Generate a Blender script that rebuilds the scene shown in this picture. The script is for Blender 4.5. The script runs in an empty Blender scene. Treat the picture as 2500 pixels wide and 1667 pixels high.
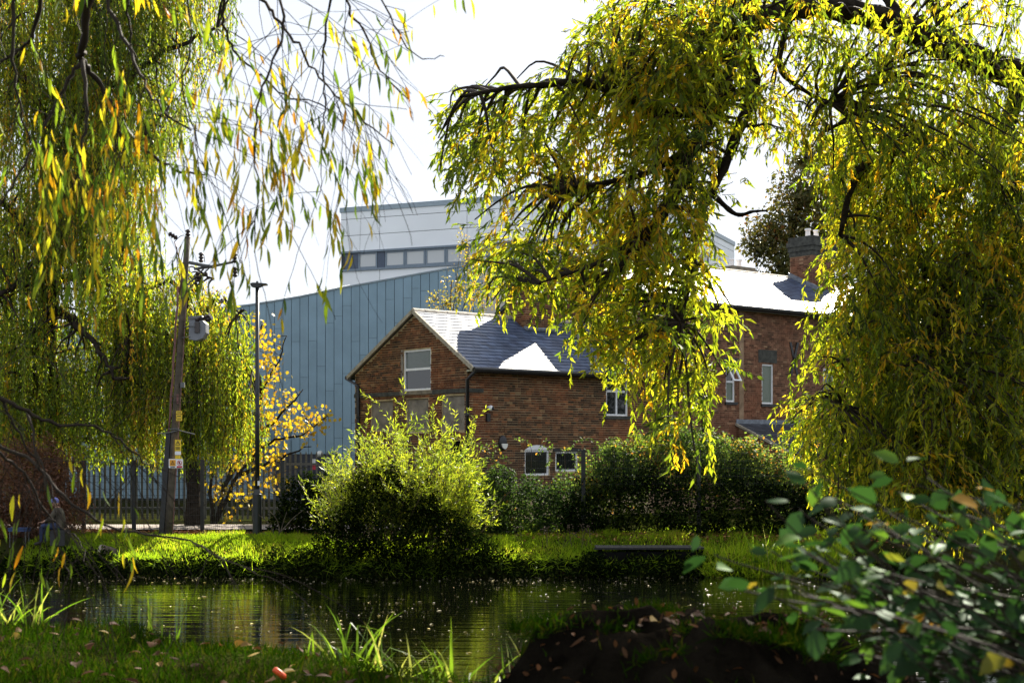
import bpy, math, random
import numpy as np
from mathutils import Vector, Matrix
random.seed(7); rng = np.random.default_rng(7)
R = math.radians
scene = bpy.context.scene
COL = scene.collection

# ------------------------------------------------------------ camera, sky, sun, exposure
F = 50/36*2500          # focal length in photograph pixels
HOR = 1095.0            # horizon row of the photograph
EYE = 2.35              # eye height above the far bank's ground (z = 0)
cam_d = bpy.data.cameras.new('camera'); cam = bpy.data.objects.new('camera', cam_d); COL.objects.link(cam)
cam.location = (0, 0, EYE); cam.rotation_euler = (R(90), 0, 0)
cam_d.lens = 50; cam_d.sensor_width = 36; cam_d.shift_y = (HOR-833.5)/2500
cam_d.clip_start = 0.1; cam_d.clip_end = 3000
cam_d.dof.use_dof = True; cam_d.dof.focus_distance = 42; cam_d.dof.aperture_fstop = 5.6
scene.camera = cam

SUN_AZ, SUN_EL = R(23), R(36)       # to the right of straight ahead, above the horizon
world = bpy.data.worlds.new('World'); scene.world = world; world.use_nodes = True
wn, wl = world.node_tree.nodes, world.node_tree.links
bg = wn['Background']
sky = wn.new('ShaderNodeTexSky'); sky.sky_type = 'NISHITA'; sky.sun_disc = False
sky.sun_elevation = SUN_EL; sky.sun_rotation = SUN_AZ
sky.air_density = 1.0; sky.dust_density = 1.2; sky.ozone_density = 1.0; sky.altitude = 50
# a thin bright veil of cloud over the blue
tc = wn.new('ShaderNodeTexCoord'); mp = wn.new('ShaderNodeMapping'); mp.inputs['Scale'].default_value = (1.6, 1.6, 4.5)
nz = wn.new('ShaderNodeTexNoise'); nz.inputs['Scale'].default_value = 1.7; nz.inputs['Detail'].default_value = 7; nz.inputs['Roughness'].default_value = 0.55
rp = wn.new('ShaderNodeValToRGB'); rp.color_ramp.elements[0].position = 0.34; rp.color_ramp.elements[1].position = 0.62
rp.color_ramp.elements[0].color = (0.78, 0.78, 0.78, 1); rp.color_ramp.elements[1].color = (0.97, 0.97, 0.97, 1)
mx = wn.new('ShaderNodeMix'); mx.data_type = 'RGBA'
mx.inputs[7].default_value = (5.0, 5.25, 5.75, 1)
wl.new(tc.outputs['Generated'], mp.inputs[0]); wl.new(mp.outputs[0], nz.inputs['Vector']); wl.new(nz.outputs['Fac'], rp.inputs[0])
wl.new(rp.outputs[0], mx.inputs[0]); wl.new(sky.outputs[0], mx.inputs[6]); wl.new(mx.outputs[2], bg.inputs[0])
bg.inputs[1].default_value = 0.06

sun_d = bpy.data.lights.new('sun', 'SUN'); sun_d.energy = 5.0; sun_d.angle = R(0.5); sun_d.color = (1.0, 0.93, 0.80)
sun = bpy.data.objects.new('sun', sun_d); COL.objects.link(sun)
to_sun = Vector((math.sin(SUN_AZ)*math.cos(SUN_EL), math.cos(SUN_AZ)*math.cos(SUN_EL), math.sin(SUN_EL)))
sun.rotation_euler = to_sun.to_track_quat('Z', 'Y').to_euler()
sun.location = (20, 60, 60)

vs = scene.view_settings
vs.view_transform = 'Standard'; vs.look = 'None'; vs.exposure = 1.7; vs.gamma = 1
scene.cycles.max_bounces = 8; scene.cycles.diffuse_bounces = 4; scene.cycles.glossy_bounces = 3
scene.cycles.transmission_bounces = 6; scene.cycles.transparent_max_bounces = 6
scene.cycles.sample_clamp_indirect = 6; scene.cycles.use_denoising = True

# ------------------------------------------------------------ helpers
def at(px, py, Y):
    """point of the place seen at photograph pixel (px, py), Y metres away"""
    return Vector(((px-1250)/F*Y, Y, EYE+(HOR-py)/F*Y))
def norm(v):
    return v/np.maximum(np.linalg.norm(v, axis=-1, keepdims=True), 1e-9)

def link(o, parent=None):
    COL.objects.link(o)
    if parent is not None:
        o.parent = parent
        if parent.type == 'EMPTY': o.matrix_parent_inverse = Matrix.Translation(-parent.location)
    return o
def tag(o, label=None, cat=None, group=None, kind=None):
    if label: o['label'] = label
    if cat: o['category'] = cat
    if group: o['group'] = group
    if kind: o['kind'] = kind
    return o
def thing(name, loc, label, cat, group=None):
    e = bpy.data.objects.new(name, None); e.location = loc; e.empty_display_size = 0.2
    COL.objects.link(e); return tag(e, label, cat, group)

class MB:
    """collects shapes; build() links them as one mesh object"""
    def __init__(s): s.v = []; s.f = []; s.t = []; s.mi = []
    def add(s, vs, fs, t=0.5, mi=0):
        n = len(s.v); s.v += [tuple(p) for p in vs]; s.t += [t]*len(vs)
        s.f += [tuple(i+n for i in f) for f in fs]; s.mi += [mi]*len(fs)
    def box8(s, p, t=0.5, mi=0, skip=()):
        fs = [(0,3,2,1),(4,5,6,7),(0,1,5,4),(1,2,6,5),(2,3,7,6),(3,0,4,7)]
        s.add(p, [f for i, f in enumerate(fs) if i not in skip], t, mi)
    def box(s, c, ax, ay, az, t=0.5, mi=0, skip=()):
        c, ax, ay, az = Vector(c), Vector(ax), Vector(ay), Vector(az)
        s.box8([c-ax-ay-az, c+ax-ay-az, c+ax+ay-az, c-ax+ay-az, c-ax-ay+az, c+ax-ay+az, c+ax+ay+az, c-ax+ay+az], t, mi, skip)
    def tube(s, pts, rad, sides=6, t=0.5, mi=0, cap=True):
        pts = [Vector(p) for p in pts]; n = len(pts)
        if not hasattr(rad, '__len__'): rad = [rad]*n
        vs = []; ref = None
        for i, p in enumerate(pts):
            d = (pts[min(i+1, n-1)]-pts[max(i-1, 0)])
            d = d.normalized() if d.length > 1e-9 else Vector((0, 0, 1))
            if ref is None: ref = d.orthogonal().normalized()
            x = ref-d*ref.dot(d)
            x = x.normalized() if x.length > 1e-6 else d.orthogonal().normalized()
            ref = x; y = d.cross(x)
            for k in range(sides):
                a = 2*math.pi*k/sides; vs.append(p+(x*math.cos(a)+y*math.sin(a))*rad[i])
        fs = [(i*sides+k, i*sides+(k+1) % sides, (i+1)*sides+(k+1) % sides, (i+1)*sides+k) for i in range(n-1) for k in range(sides)]
        if cap: fs += [tuple(range(sides-1, -1, -1)), tuple((n-1)*sides+k for k in range(sides))]
        s.add(vs, fs, t, mi)
    def prism(s, poly, d, t=0.5, mi=0):
        """polygon (3-d points) pushed along d"""
        d = Vector(d); n = len(poly); poly = [Vector(p) for p in poly]
        s.add(poly+[p+d for p in poly], [tuple(range(n-1, -1, -1)), tuple(range(n, 2*n))]+[(i, (i+1) % n, n+(i+1) % n, n+i) for i in range(n)], t, mi)
    def ball(s, c, r, seg=10, rings=7, t=0.5, mi=0, sx=(1, 0, 0), sz=(0, 0, 1)):
        c = Vector(c); ax = Vector(sx); az = Vector(sz); ay = az.cross(ax)
        if not hasattr(r, '__len__'): r = (r, r, r)
        vs = [c+az*r[2]]
        for i in range(1, rings):
            a = math.pi*i/rings
            for k in range(seg):
                b = 2*math.pi*k/seg
                vs.append(c+ax*(r[0]*math.sin(a)*math.cos(b))+ay*(r[1]*math.sin(a)*math.sin(b))+az*(r[2]*math.cos(a)))
        vs.append(c-az*r[2]); L = len(vs)-1
        fs = [(0, 1+k, 1+(k+1) % seg) for k in range(seg)]
        fs += [(1+i*seg+k, 1+(i+1)*seg+k, 1+(i+1)*seg+(k+1) % seg, 1+i*seg+(k+1) % seg) for i in range(rings-2) for k in range(seg)]
        fs += [(L, 1+(rings-2)*seg+(k+1) % seg, 1+(rings-2)*seg+k) for k in range(seg)]
        s.add(vs, fs, t, mi)
    def build(s, name, mat, parent=None, smooth=False, kind=None, label=None):
        me = bpy.data.meshes.new(name); me.from_pydata(s.v, [], s.f)
        at_ = me.attributes.new('tint', 'FLOAT', 'POINT'); at_.data.foreach_set('value', s.t)
        for m in (mat if isinstance(mat, (list, tuple)) else [mat]): me.materials.append(m)
        if isinstance(mat, (list, tuple)): me.polygons.foreach_set('material_index', s.mi)
        if smooth: me.polygons.foreach_set('use_smooth', [True]*len(s.f))
        me.update()
        o = link(bpy.data.objects.new(name, me), parent)
        return tag(o, label=label, kind=kind)

def np_mesh(name, mat, verts, loops, starts, tint, parent=None, kind=None, smooth=False):
    me = bpy.data.meshes.new(name)
    me.vertices.add(len(verts)); me.vertices.foreach_set('co', np.ascontiguousarray(verts, dtype=np.float32).ravel())
    me.loops.add(len(loops)); me.loops.foreach_set('vertex_index', np.ascontiguousarray(loops, dtype=np.int32))
    me.polygons.add(len(starts)); me.polygons.foreach_set('loop_start', np.ascontiguousarray(starts, dtype=np.int32))
    if smooth: me.polygons.foreach_set('use_smooth', np.ones(len(starts), dtype=bool))
    me.update(calc_edges=True)
    a = me.attributes.new('tint', 'FLOAT', 'POINT'); a.data.foreach_set('value', np.ascontiguousarray(tint, dtype=np.float32))
    me.materials.append(mat)
    return tag(link(bpy.data.objects.new(name, me), parent), kind=kind)

# leaf shapes: (along, across, up), faces
LEAF = {
 'far':    ([(0,0,0),(.45,.5,.07),(1,0,-.06),(.45,-.5,.07)], [(0,3,2,1)]),
 'fold':   ([(0,0,0),(.42,.5,.10),(1,0,-.10),(.42,-.5,.10),(.5,0,0)], [(0,3,2,4),(0,4,2,1)]),
 'ovate':  ([(0,0,0),(.25,.42,.06),(.6,.46,.05),(1,0,-.08),(.6,-.46,.05),(.25,-.42,.06),(.5,0,0)], [(0,5,4,6),(4,3,6),(0,6,2,1),(6,3,2)]),
 'blade':  ([(0,-.5,0),(0,.5,0),(.45,.42,.05),(.45,-.42,.05),(.8,.25,-.02),(.8,-.25,-.02),(1,0,-.12)], [(0,3,2,1),(3,5,4,2),(5,6,4)]),
 'lobed':  ([(0,0,0),(.1,.42,.04),(.42,.32,.03),(.5,.62,.0),(.72,.3,.03),(1,0,-.08),(.72,-.3,.03),(.5,-.62,0),(.42,-.32,.03),(.1,-.42,.04),(.5,0,0)],
            [(0,10,2,1),(2,10,4,3),(10,5,4),(0,9,8,10),(8,7,6,10),(10,6,5)]),
}
def leaves(name, mat, P, D, N, L, W, T, shape='far', parent=None, kind='stuff'):
    P = np.asarray(P, float); D = norm(np.asarray(D, float)); N = np.asarray(N, float); n = len(P)
    N = norm(N-D*(N*D).sum(1, keepdims=True)); S = np.cross(N, D)
    tv, tf = LEAF[shape]; tv = np.array(tv); k = len(tv)
    L = np.broadcast_to(np.asarray(L, float), (n,))[:, None, None]; W = np.broadcast_to(np.asarray(W, float), (n,))[:, None, None]
    V = P[:, None, :]+L*tv[None, :, 0:1]*D[:, None, :]+W*tv[None, :, 1:2]*S[:, None, :]+L*tv[None, :, 2:3]*N[:, None, :]
    tl = np.array([i for f in tf for i in f]); ts = np.cumsum([0]+[len(f) for f in tf])[:-1]; m = len(tl)
    loops = (tl[None, :]+np.arange(n)[:, None]*k).ravel(); starts = (ts[None, :]+np.arange(n)[:, None]*m).ravel()
    return np_mesh(name, mat, V.reshape(-1, 3), loops, starts, np.repeat(np.asarray(T, float), k), parent, kind)

def tubes_np(name, mat, lines, radii, sides, parent, kind=None):
    """many thin polylines as one mesh; lines: list of (k,3) arrays, radii: list of (k,)"""
    mb = MB()
    for l, r in zip(lines, radii): mb.tube([Vector(p) for p in l], list(r), sides, random.random(), cap=False)
    return mb.build(name, mat, parent, smooth=True, kind=kind)

def in_poly(px, py, poly):
    inside = False; j = len(poly)-1
    for i in range(len(poly)):
        xi, yi = poly[i]; xj, yj = poly[j]
        if (yi > py) != (yj > py) and px < (xj-xi)*(py-yi)/(yj-yi)+xi: inside = not inside
        j = i
    return inside
def project(p): return 1250+F*p[0]/p[1], HOR-F*(p[2]-EYE)/p[1]
def spline(pts, n=6):
    pts = [np.array(p, float) for p in pts]; out = []
    if len(pts) < 2: return np.array(pts)
    ext = [2*pts[0]-pts[1]]+pts+[2*pts[-1]-pts[-2]]
    for i in range(1, len(ext)-2):
        a, b, c, d = ext[i-1:i+3]
        for k in range(n):
            t = k/n; out.append(.5*((2*b)+(-a+c)*t+(2*a-5*b+4*c-d)*t*t+(-a+3*b-3*c+d)*t**3))
    out.append(pts[-1]); return np.array(out)

# ------------------------------------------------------------ materials
def mat_new(name):
    m = bpy.data.materials.new(name); m.use_nodes = True
    return m, m.node_tree.nodes, m.node_tree.links, m.node_tree.nodes['Principled BSDF']
def ramp(nodes, stops):
    r = nodes.new('ShaderNodeValToRGB'); e = r.color_ramp.elements
    while len(e) < len(stops): e.new(0.5)
    for i, (p, c) in enumerate(stops): e[i].position = p; e[i].color = (*c, 1)
    return r
def plain(name, col, rough=0.6, metal=0.0, var=0.25, scale=6.0, bump=0.0, spec=0.5, coat=0.0):
    """one colour with soft uneven wear"""
    m, n, l, b = mat_new(name)
    t = n.new('ShaderNodeTexCoord'); z = n.new('ShaderNodeTexNoise'); z.inputs['Scale'].default_value = scale; z.inputs['Detail'].default_value = 5
    l.new(t.outputs['Object'], z.inputs['Vector'])
    lo = tuple(c*(1-var) for c in col); hi = tuple(min(1, c*(1+var)) for c in col)
    r = ramp(n, [(.3, lo), (.7, hi)]); l.new(z.outputs['Fac'], r.inputs[0]); l.new(r.outputs[0], b.inputs['Base Color'])
    b.inputs['Roughness'].default_value = rough; b.inputs['Metallic'].default_value = metal
    b.inputs['Specular IOR Level'].default_value = spec; b.inputs['Coat Weight'].default_value = coat
    if bump:
        bp = n.new('ShaderNodeBump'); bp.inputs['Strength'].default_value = bump; bp.inputs['Distance'].default_value = 0.02
        z2 = n.new('ShaderNodeTexNoise'); z2.inputs['Scale'].default_value = scale*6; z2.inputs['Detail'].default_value = 4
        l.new(t.outputs['Object'], z2.inputs['Vector']); l.new(z2.outputs['Fac'], bp.inputs['Height']); l.new(bp.outputs[0], b.inputs['Normal'])
    return m
def leaf_mat(name, stops, trans=0.5, rough=0.45, spec=0.35, boost=1.5, single=False, gloss=None):
    """leaf: reflects, shines a little, and lets light through"""
    m, n, l, b = mat_new(name)
    if single:
        a = n.new('ShaderNodeObjectInfo'); src = a.outputs['Random']
    else:
        a = n.new('ShaderNodeAttribute'); a.attribute_name = 'tint'; src = a.outputs['Fac']
    r = ramp(n, stops); l.new(src, r.inputs[0]); l.new(r.outputs[0], b.inputs['Base Color'])
    b.inputs['Roughness'].default_value = rough; b.inputs['Specular IOR Level'].default_value = spec
    tr = n.new('ShaderNodeBsdfTranslucent'); g = n.new('ShaderNodeMix'); g.data_type = 'RGBA'; g.blend_type = 'MULTIPLY'
    g.inputs[0].default_value = 1; g.inputs[7].default_value = (boost*1.05, boost*1.0, boost*0.55, 1)
    g.clamp_result = False
    l.new(r.outputs[0], g.inputs[6]); l.new(g.outputs[2], tr.inputs[0])
    ms = n.new('ShaderNodeMixShader'); ms.inputs[0].default_value = trans
    if gloss is None: l.new(b.outputs[0], ms.inputs[1])
    else:   # matt leaf with an even thin shine
        df = n.new('ShaderNodeBsdfDiffuse'); gl = n.new('ShaderNodeBsdfGlossy'); m2 = n.new('ShaderNodeMixShader'); l.new(r.outputs[0], df.inputs[0])
        gl.inputs['Color'].default_value = (.9,1,.9,1); gl.inputs['Roughness'].default_value = rough; m2.inputs[0].default_value = gloss
        l.new(df.outputs[0], m2.inputs[1]); l.new(gl.outputs[0], m2.inputs[2]); l.new(m2.outputs[0], ms.inputs[1])
    l.new(tr.outputs[0], ms.inputs[2])
    l.new(ms.outputs[0], n['Material Output'].inputs[0])
    return m

def brick_mat(name, stops, red=(.25,.065,.022), amount=.45, scale=.55):
    m, n, l, b = mat_new(name)
    a = n.new('ShaderNodeAttribute'); a.attribute_name = 'tint'
    r = ramp(n, stops); l.new(a.outputs['Fac'], r.inputs[0])
    t = n.new('ShaderNodeTexCoord'); z = n.new('ShaderNodeTexNoise'); z.inputs['Scale'].default_value = scale; z.inputs['Detail'].default_value = 4
    l.new(t.outputs['Object'], z.inputs['Vector'])
    zr = ramp(n, [(.48, (0,0,0)), (.66, (amount,)*3)]); l.new(z.outputs['Fac'], zr.inputs[0])
    x = n.new('ShaderNodeMix'); x.data_type = 'RGBA'; l.new(zr.outputs[0], x.inputs[0]); l.new(r.outputs[0], x.inputs[6]); x.inputs[7].default_value = (*red, 1)
    # grime and pale lime bloom
    z2 = n.new('ShaderNodeTexNoise'); z2.inputs['Scale'].default_value = 2.3; z2.inputs['Detail'].default_value = 8; z2.inputs['Roughness'].default_value = .7
    l.new(t.outputs['Object'], z2.inputs['Vector'])
    g = ramp(n, [(.28, (.45,.42,.40)), (.5, (1,1,1)), (.74, (1.25,1.2,1.15))]); l.new(z2.outputs['Fac'], g.inputs[0])
    y = n.new('ShaderNodeMix'); y.data_type = 'RGBA'; y.blend_type = 'MULTIPLY'; y.inputs[0].default_value = 1
    l.new(x.outputs[2], y.inputs[6]); l.new(g.outputs[0], y.inputs[7]); l.new(y.outputs[2], b.inputs['Base Color'])
    z3 = n.new('ShaderNodeTexNoise'); z3.inputs['Scale'].default_value = 60; l.new(t.outputs['Object'], z3.inputs['Vector'])
    bp = n.new('ShaderNodeBump'); bp.inputs['Strength'].default_value = .5; bp.inputs['Distance'].default_value = .006
    l.new(z3.outputs['Fac'], bp.inputs['Height']); l.new(bp.outputs[0], b.inputs['Normal'])
    b.inputs['Roughness'].default_value = .85; b.inputs['Specular IOR Level'].default_value = .25
    return m
def slate_mat(name, col, rough):
    m, n, l, b = mat_new(name)
    a = n.new('ShaderNodeAttribute'); a.attribute_name = 'tint'
    r = ramp(n, [(0, tuple(c*.7 for c in col)), (.6, col), (1, tuple(c*1.35 for c in col))]); l.new(a.outputs['Fac'], r.inputs[0])
    t = n.new('ShaderNodeTexCoord'); z = n.new('ShaderNodeTexNoise'); z.inputs['Scale'].default_value = 3; z.inputs['Detail'].default_value = 7
    l.new(t.outputs['Object'], z.inputs['Vector'])
    g = ramp(n, [(.3, (.75,.75,.78)), (.7, (1.15,1.15,1.1))]); l.new(z.outputs['Fac'], g.inputs[0])
    y = n.new('ShaderNodeMix'); y.data_type = 'RGBA'; y.blend_type = 'MULTIPLY'; y.inputs[0].default_value = 1
    l.new(r.outputs[0], y.inputs[6]); l.new(g.outputs[0], y.inputs[7]); l.new(y.outputs[2], b.inputs['Base Color'])
    rr = n.new('ShaderNodeMapRange'); rr.inputs[1].default_value = .3; rr.inputs[2].default_value = .7; rr.inputs[3].default_value = rough-.05; rr.inputs[4].default_value = rough+.07
    l.new(z.outputs['Fac'], rr.inputs[0]); l.new(rr.outputs[0], b.inputs['Roughness'])
    b.inputs['Specular IOR Level'].default_value = .3
    return m

M = {}
M['brick'] = brick_mat('old_brick', [(0,(.038,.022,.013)), (.3,(.085,.042,.022)), (.6,(.155,.07,.032)), (.85,(.25,.095,.038)), (1,(.24,.155,.075))])
M['brick_red'] = brick_mat('red_brown_brick', [(0,(.08,.04,.024)), (.4,(.175,.083,.048)), (.8,(.25,.12,.07)), (1,(.33,.20,.115))], amount=.3)
M['mortar'] = plain('lime_mortar', (.46,.36,.21), .9, var=.3, scale=3, spec=.2)
M['mortar_red'] = plain('dull_mortar', (.31,.21,.13), .9, var=.3, scale=3, spec=.2)
M['slate'] = slate_mat('blue_grey_slate', (.075,.10,.16), .41)
M['slate_dull'] = slate_mat('dull_slate', (.06,.065,.078), .5)
M['verge'] = plain('verge_mortar', (.36,.32,.24), .85, var=.3, scale=9, bump=.4)
M['ridge'] = plain('ridge_tile', (.34,.30,.24), .8, var=.35, scale=5, bump=.4)
M['black'] = plain('black_paint', (.014,.014,.015), .45, var=.3)
M['soffit'] = plain('painted_board', (.42,.42,.30), .6, var=.25, scale=3)
M['upvc'] = plain('white_frame', (.80,.81,.82), .3, var=.06)
M['stone'] = plain('weathered_stone', (.20,.17,.12), .9, var=.4, scale=5, bump=.5)
M['stone_dark'] = plain('mossy_stone', (.055,.055,.045), .9, var=.5, scale=6, bump=.6)
M['render_grey'] = plain('cement_render', (.215,.19,.155), .9, var=.35, scale=4, bump=.4)
M['lead'] = plain('lead_flashing', (.16,.18,.21), .5, var=.3, scale=8)
M['dark'] = plain('dark_inside', (.008,.008,.008), .9, spec=.0)
def glass_mat(name, col, rough, bump=0):
    m, n, l, b = mat_new(name)
    b.inputs['Base Color'].default_value = (*col, 1); b.inputs['Roughness'].default_value = rough
    b.inputs['Specular IOR Level'].default_value = .8
    if bump:
        t = n.new('ShaderNodeTexCoord'); z = n.new('ShaderNodeTexNoise'); z.inputs['Scale'].default_value = 28; z.inputs['Detail'].default_value = 2
        l.new(t.outputs['Object'], z.inputs['Vector'])
        bp = n.new('ShaderNodeBump'); bp.inputs['Strength'].default_value = bump; bp.inputs['Distance'].default_value = .01
        l.new(z.outputs['Fac'], bp.inputs['Height']); l.new(bp.outputs[0], b.inputs['Normal'])
    return m
M['glass'] = glass_mat('dark_window_glass', (.012,.014,.015), .04)
M['glass_frost'] = glass_mat('obscured_glass', (.075,.10,.085), .12, .5)
M['glass_green'] = glass_mat('frosted_green_glass', (.10,.13,.085), .25, .6)
M['glass_bright'] = glass_mat('sky_lit_glass', (.50,.52,.52), .08)  # pale base colour paints the sky's brightness onto the panes
M['bark'] = plain('willow_bark', (.028,.023,.018), .95, var=.5, scale=9, bump=.9, spec=.02)
M['bark_pale'] = plain('pale_bark', (.10,.08,.06), .9, var=.5, scale=9, bump=.8, spec=.2)
M['twig'] = plain('willow_twig', (.075,.05,.03), .7, var=.4, scale=5, spec=.3)
M['twig_dark'] = plain('dark_twig', (.035,.026,.02), .8, var=.4, scale=5, spec=.2)
# autumn willow: mostly green, some yellow, few orange
M['willow'] = leaf_mat('willow_leaf', [(0,(.025,.045,.006)), (.3,(.07,.115,.010)), (.58,(.19,.24,.014)), (.84,(.40,.38,.02)), (1,(.46,.29,.016))], trans=.64, boost=2.1)
M['willow_far'] = leaf_mat('weeping_willow_leaf', [(0,(.03,.06,.008)), (.4,(.10,.165,.014)), (.72,(.25,.30,.02)), (.93,(.40,.36,.022)), (1,(.44,.25,.018))], trans=.62, boost=2.0)
M['willow_single'] = leaf_mat('near_willow_leaf', [(0,(.05,.10,.012)), (.45,(.13,.20,.016)), (.62,(.36,.35,.02)), (.88,(.48,.34,.015)), (1,(.42,.17,.01))], trans=.58, boost=1.8, single=True)
M['willow_near'] = leaf_mat('near_willow_leaf_mass', [(0,(.05,.10,.012)), (.45,(.13,.20,.016)), (.62,(.36,.35,.02)), (.88,(.48,.34,.015)), (1,(.42,.17,.01))], trans=.58, boost=1.8)
M['sallow'] = leaf_mat('bright_sallow_leaf', [(0,(.08,.13,.015)), (.5,(.22,.30,.025)), (1,(.40,.43,.04))], trans=.55, boost=1.6)
M['bramble'] = leaf_mat('bramble_leaf', [(0,(.012,.026,.008)), (.5,(.03,.06,.014)), (.85,(.11,.16,.035)), (.97,(.20,.22,.05)), (1,(.25,.13,.03))], trans=.48, boost=2.4, rough=.6, spec=.05)
M['ivy'] = leaf_mat('dark_shade_leaf', [(0,(.0025,.005,.002)), (.7,(.009,.018,.004)), (1,(.06,.08,.013))], trans=.35, boost=1.8, rough=.7, spec=.0)  # dark leaf green, lowered to near black to paint bank and hedge shade
M['grass'] = leaf_mat('grass_blade', [(0,(.06,.12,.008)), (.6,(.20,.30,.015)), (.9,(.32,.36,.025)), (1,(.34,.28,.08))], trans=.58, boost=2.2, spec=.15, rough=.6)
M['grass_near'] = leaf_mat('shaded_lawn_blade', [(0,(.007,.022,.001)), (.7,(.018,.045,.002)), (1,(.045,.05,.006))], trans=.4, boost=1.5, spec=.0, rough=.8)  # green darkened to put the shade under the trees into the blades
M['reed'] = leaf_mat('reed_blade', [(0,(.06,.13,.012)), (.7,(.16,.27,.02)), (1,(.36,.36,.12))], trans=.5, boost=1.6, single=True)
M['maple'] = leaf_mat('yellow_maple_leaf', [(0,(.36,.30,.02)), (.6,(.46,.32,.02)), (1,(.42,.18,.012))], trans=.5, boost=1.4)
M['birch'] = leaf_mat('birch_leaf', [(0,(.20,.20,.03)), (.6,(.40,.33,.04)), (1,(.45,.24,.03))], trans=.5, boost=1.3)
M['brown'] = leaf_mat('dead_conifer_spray', [(0,(.06,.03,.018)), (.6,(.17,.075,.04)), (1,(.28,.13,.07))], trans=.35, boost=1.2)
M['oak'] = leaf_mat('turning_tree_leaf', [(0,(.05,.06,.015)), (.5,(.11,.11,.025)), (.85,(.20,.14,.03)), (1,(.22,.09,.03))], trans=.4, boost=1.3)
M['hazel'] = leaf_mat('glossy_shrub_leaf', [(0,(.010,.030,.010)), (.75,(.022,.06,.016)), (.95,(.07,.14,.02)), (1,(.25,.13,.02))], trans=.35, boost=2.0, rough=.42, gloss=.022, single=True)
M['hazel_mass'] = leaf_mat('glossy_shrub_leaf_mass', [(0,(.010,.030,.010)), (.75,(.022,.06,.016)), (.95,(.07,.14,.02)), (1,(.25,.13,.02))], trans=.35, boost=2.0, rough=.42, gloss=.022)
M['litter'] = leaf_mat('fallen_leaf', [(0,(.04,.02,.012)), (.5,(.10,.045,.022)), (.8,(.17,.09,.04)), (.95,(.32,.22,.06)), (1,(.45,.38,.25))], trans=.2, boost=1.0, spec=.1, rough=.7, single=True)
M['litter_mass'] = leaf_mat('fallen_leaf_mass', [(0,(.07,.035,.018)), (.5,(.17,.07,.03)), (.85,(.32,.13,.05)), (1,(.45,.32,.12))], trans=.2, boost=1.0, spec=.1, rough=.7)
M['speck'] = leaf_mat('floating_speck', [(0,(.18,.16,.10)), (.5,(.40,.36,.24)), (.8,(.58,.48,.14)), (1,(.75,.72,.62))], trans=.1, boost=1.0, rough=.4)

# ------------------------------------------------------------ ground, water, path
WATER = -0.80
NX = [-60,-3.1,-2.25,-1.64,-.97,-.36,.3,.9,1.5,3,6.5,8.4,9.6,14,60]
NY = [10,8.6,8.4,7.75,7.3,6.6,6.0,5.5,4.9,4.3,4.4,13,25,27.5,28]
FX = [-60,-12,-8,-3,0,4,8,12,60]
FY = [35.4,35.2,35.1,34.7,34.9,35.1,34.4,33.6,33]
def sm(a, b, x):
    t = np.clip((x-a)/(b-a), 0, 1); return t*t*(3-2*t)
def lumps(x, y):
    return (np.sin(x*1.7+y*.9)*np.cos(y*2.1-x*.6)+.6*np.sin(x*4.3-y*3.1)*np.cos(x*2.2+y*4.9))
def zg(x, y):
    x = np.asarray(x, float); y = np.asarray(y, float)
    d = y-np.interp(x, NX, NY)+.06*lumps(x*3, y*3)
    zn = 1.30+.02*lumps(x*2, y*2)-2.75*sm(-.15, 1.0, d)
    e = y-np.interp(x, FX, FY)+.12*lumps(x*1.3, y*.5)
    zf = -1.45+1.0*sm(-.45, .38, e)+.45*sm(.2, 2.3, e)+.035*lumps(x, y)*sm(0, 1, e)+.18*sm(-1, 6, x)*sm(.5, 3, e)
    return np.where(y < 30+0*x, np.where(d > .9, np.maximum(zn, -1.45), zn), zf)
xs = np.concatenate([np.linspace(-700,-70,9), np.linspace(-60,-17,22), np.linspace(-16,16,190), np.linspace(17,60,22), np.linspace(70,700,9)])
ys = np.concatenate([np.linspace(-60,3,14), np.linspace(3.2,11,66), np.linspace(11.5,33.2,30), np.linspace(33.4,39,64), np.linspace(39.5,90,40), np.linspace(100,900,10)])
gx, gy = np.meshgrid(xs, ys); V = np.stack([gx, gy, zg(gx, gy)], -1).reshape(-1, 3)
nx_, ny_ = len(xs), len(ys); i_, j_ = np.meshgrid(np.arange(nx_-1), np.arange(ny_-1)); q = (j_*nx_+i_).ravel()
loops = np.stack([q, q+1, q+1+nx_, q+nx_], 1).ravel()
def ground_mat():
    m, n, l, b = mat_new('earth_and_turf')
    t = n.new('ShaderNodeTexCoord'); z = n.new('ShaderNodeTexNoise'); z.inputs['Scale'].default_value = 1.1; z.inputs['Detail'].default_value = 9; z.inputs['Roughness'].default_value = .7
    l.new(t.outputs['Object'], z.inputs['Vector'])
    r = ramp(n, [(.3, (.012,.009,.005)), (.5, (.02,.022,.006)), (.7, (.028,.038,.008))]); l.new(z.outputs['Fac'], r.inputs[0]); l.new(r.outputs[0], b.inputs['Base Color'])
    z2 = n.new('ShaderNodeTexNoise'); z2.inputs['Scale'].default_value = 18; z2.inputs['Detail'].default_value = 6; l.new(t.outputs['Object'], z2.inputs['Vector'])
    bp = n.new('ShaderNodeBump'); bp.inputs['Strength'].default_value = .8; bp.inputs['Distance'].default_value = .05
    l.new(z2.outputs['Fac'], bp.inputs['Height']); l.new(bp.outputs[0], b.inputs['Normal']); b.inputs['Roughness'].default_value = .95; b.inputs['Specular IOR Level'].default_value = 0
    return m
M['ground'] = ground_mat()
ground = np_mesh('ground', M['ground'], V, loops, np.arange(len(q))*4, np.zeros(len(V)), kind='structure', smooth=True)
tag(ground, 'dark earth and turf banks on both sides of the pond', 'ground')

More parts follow.
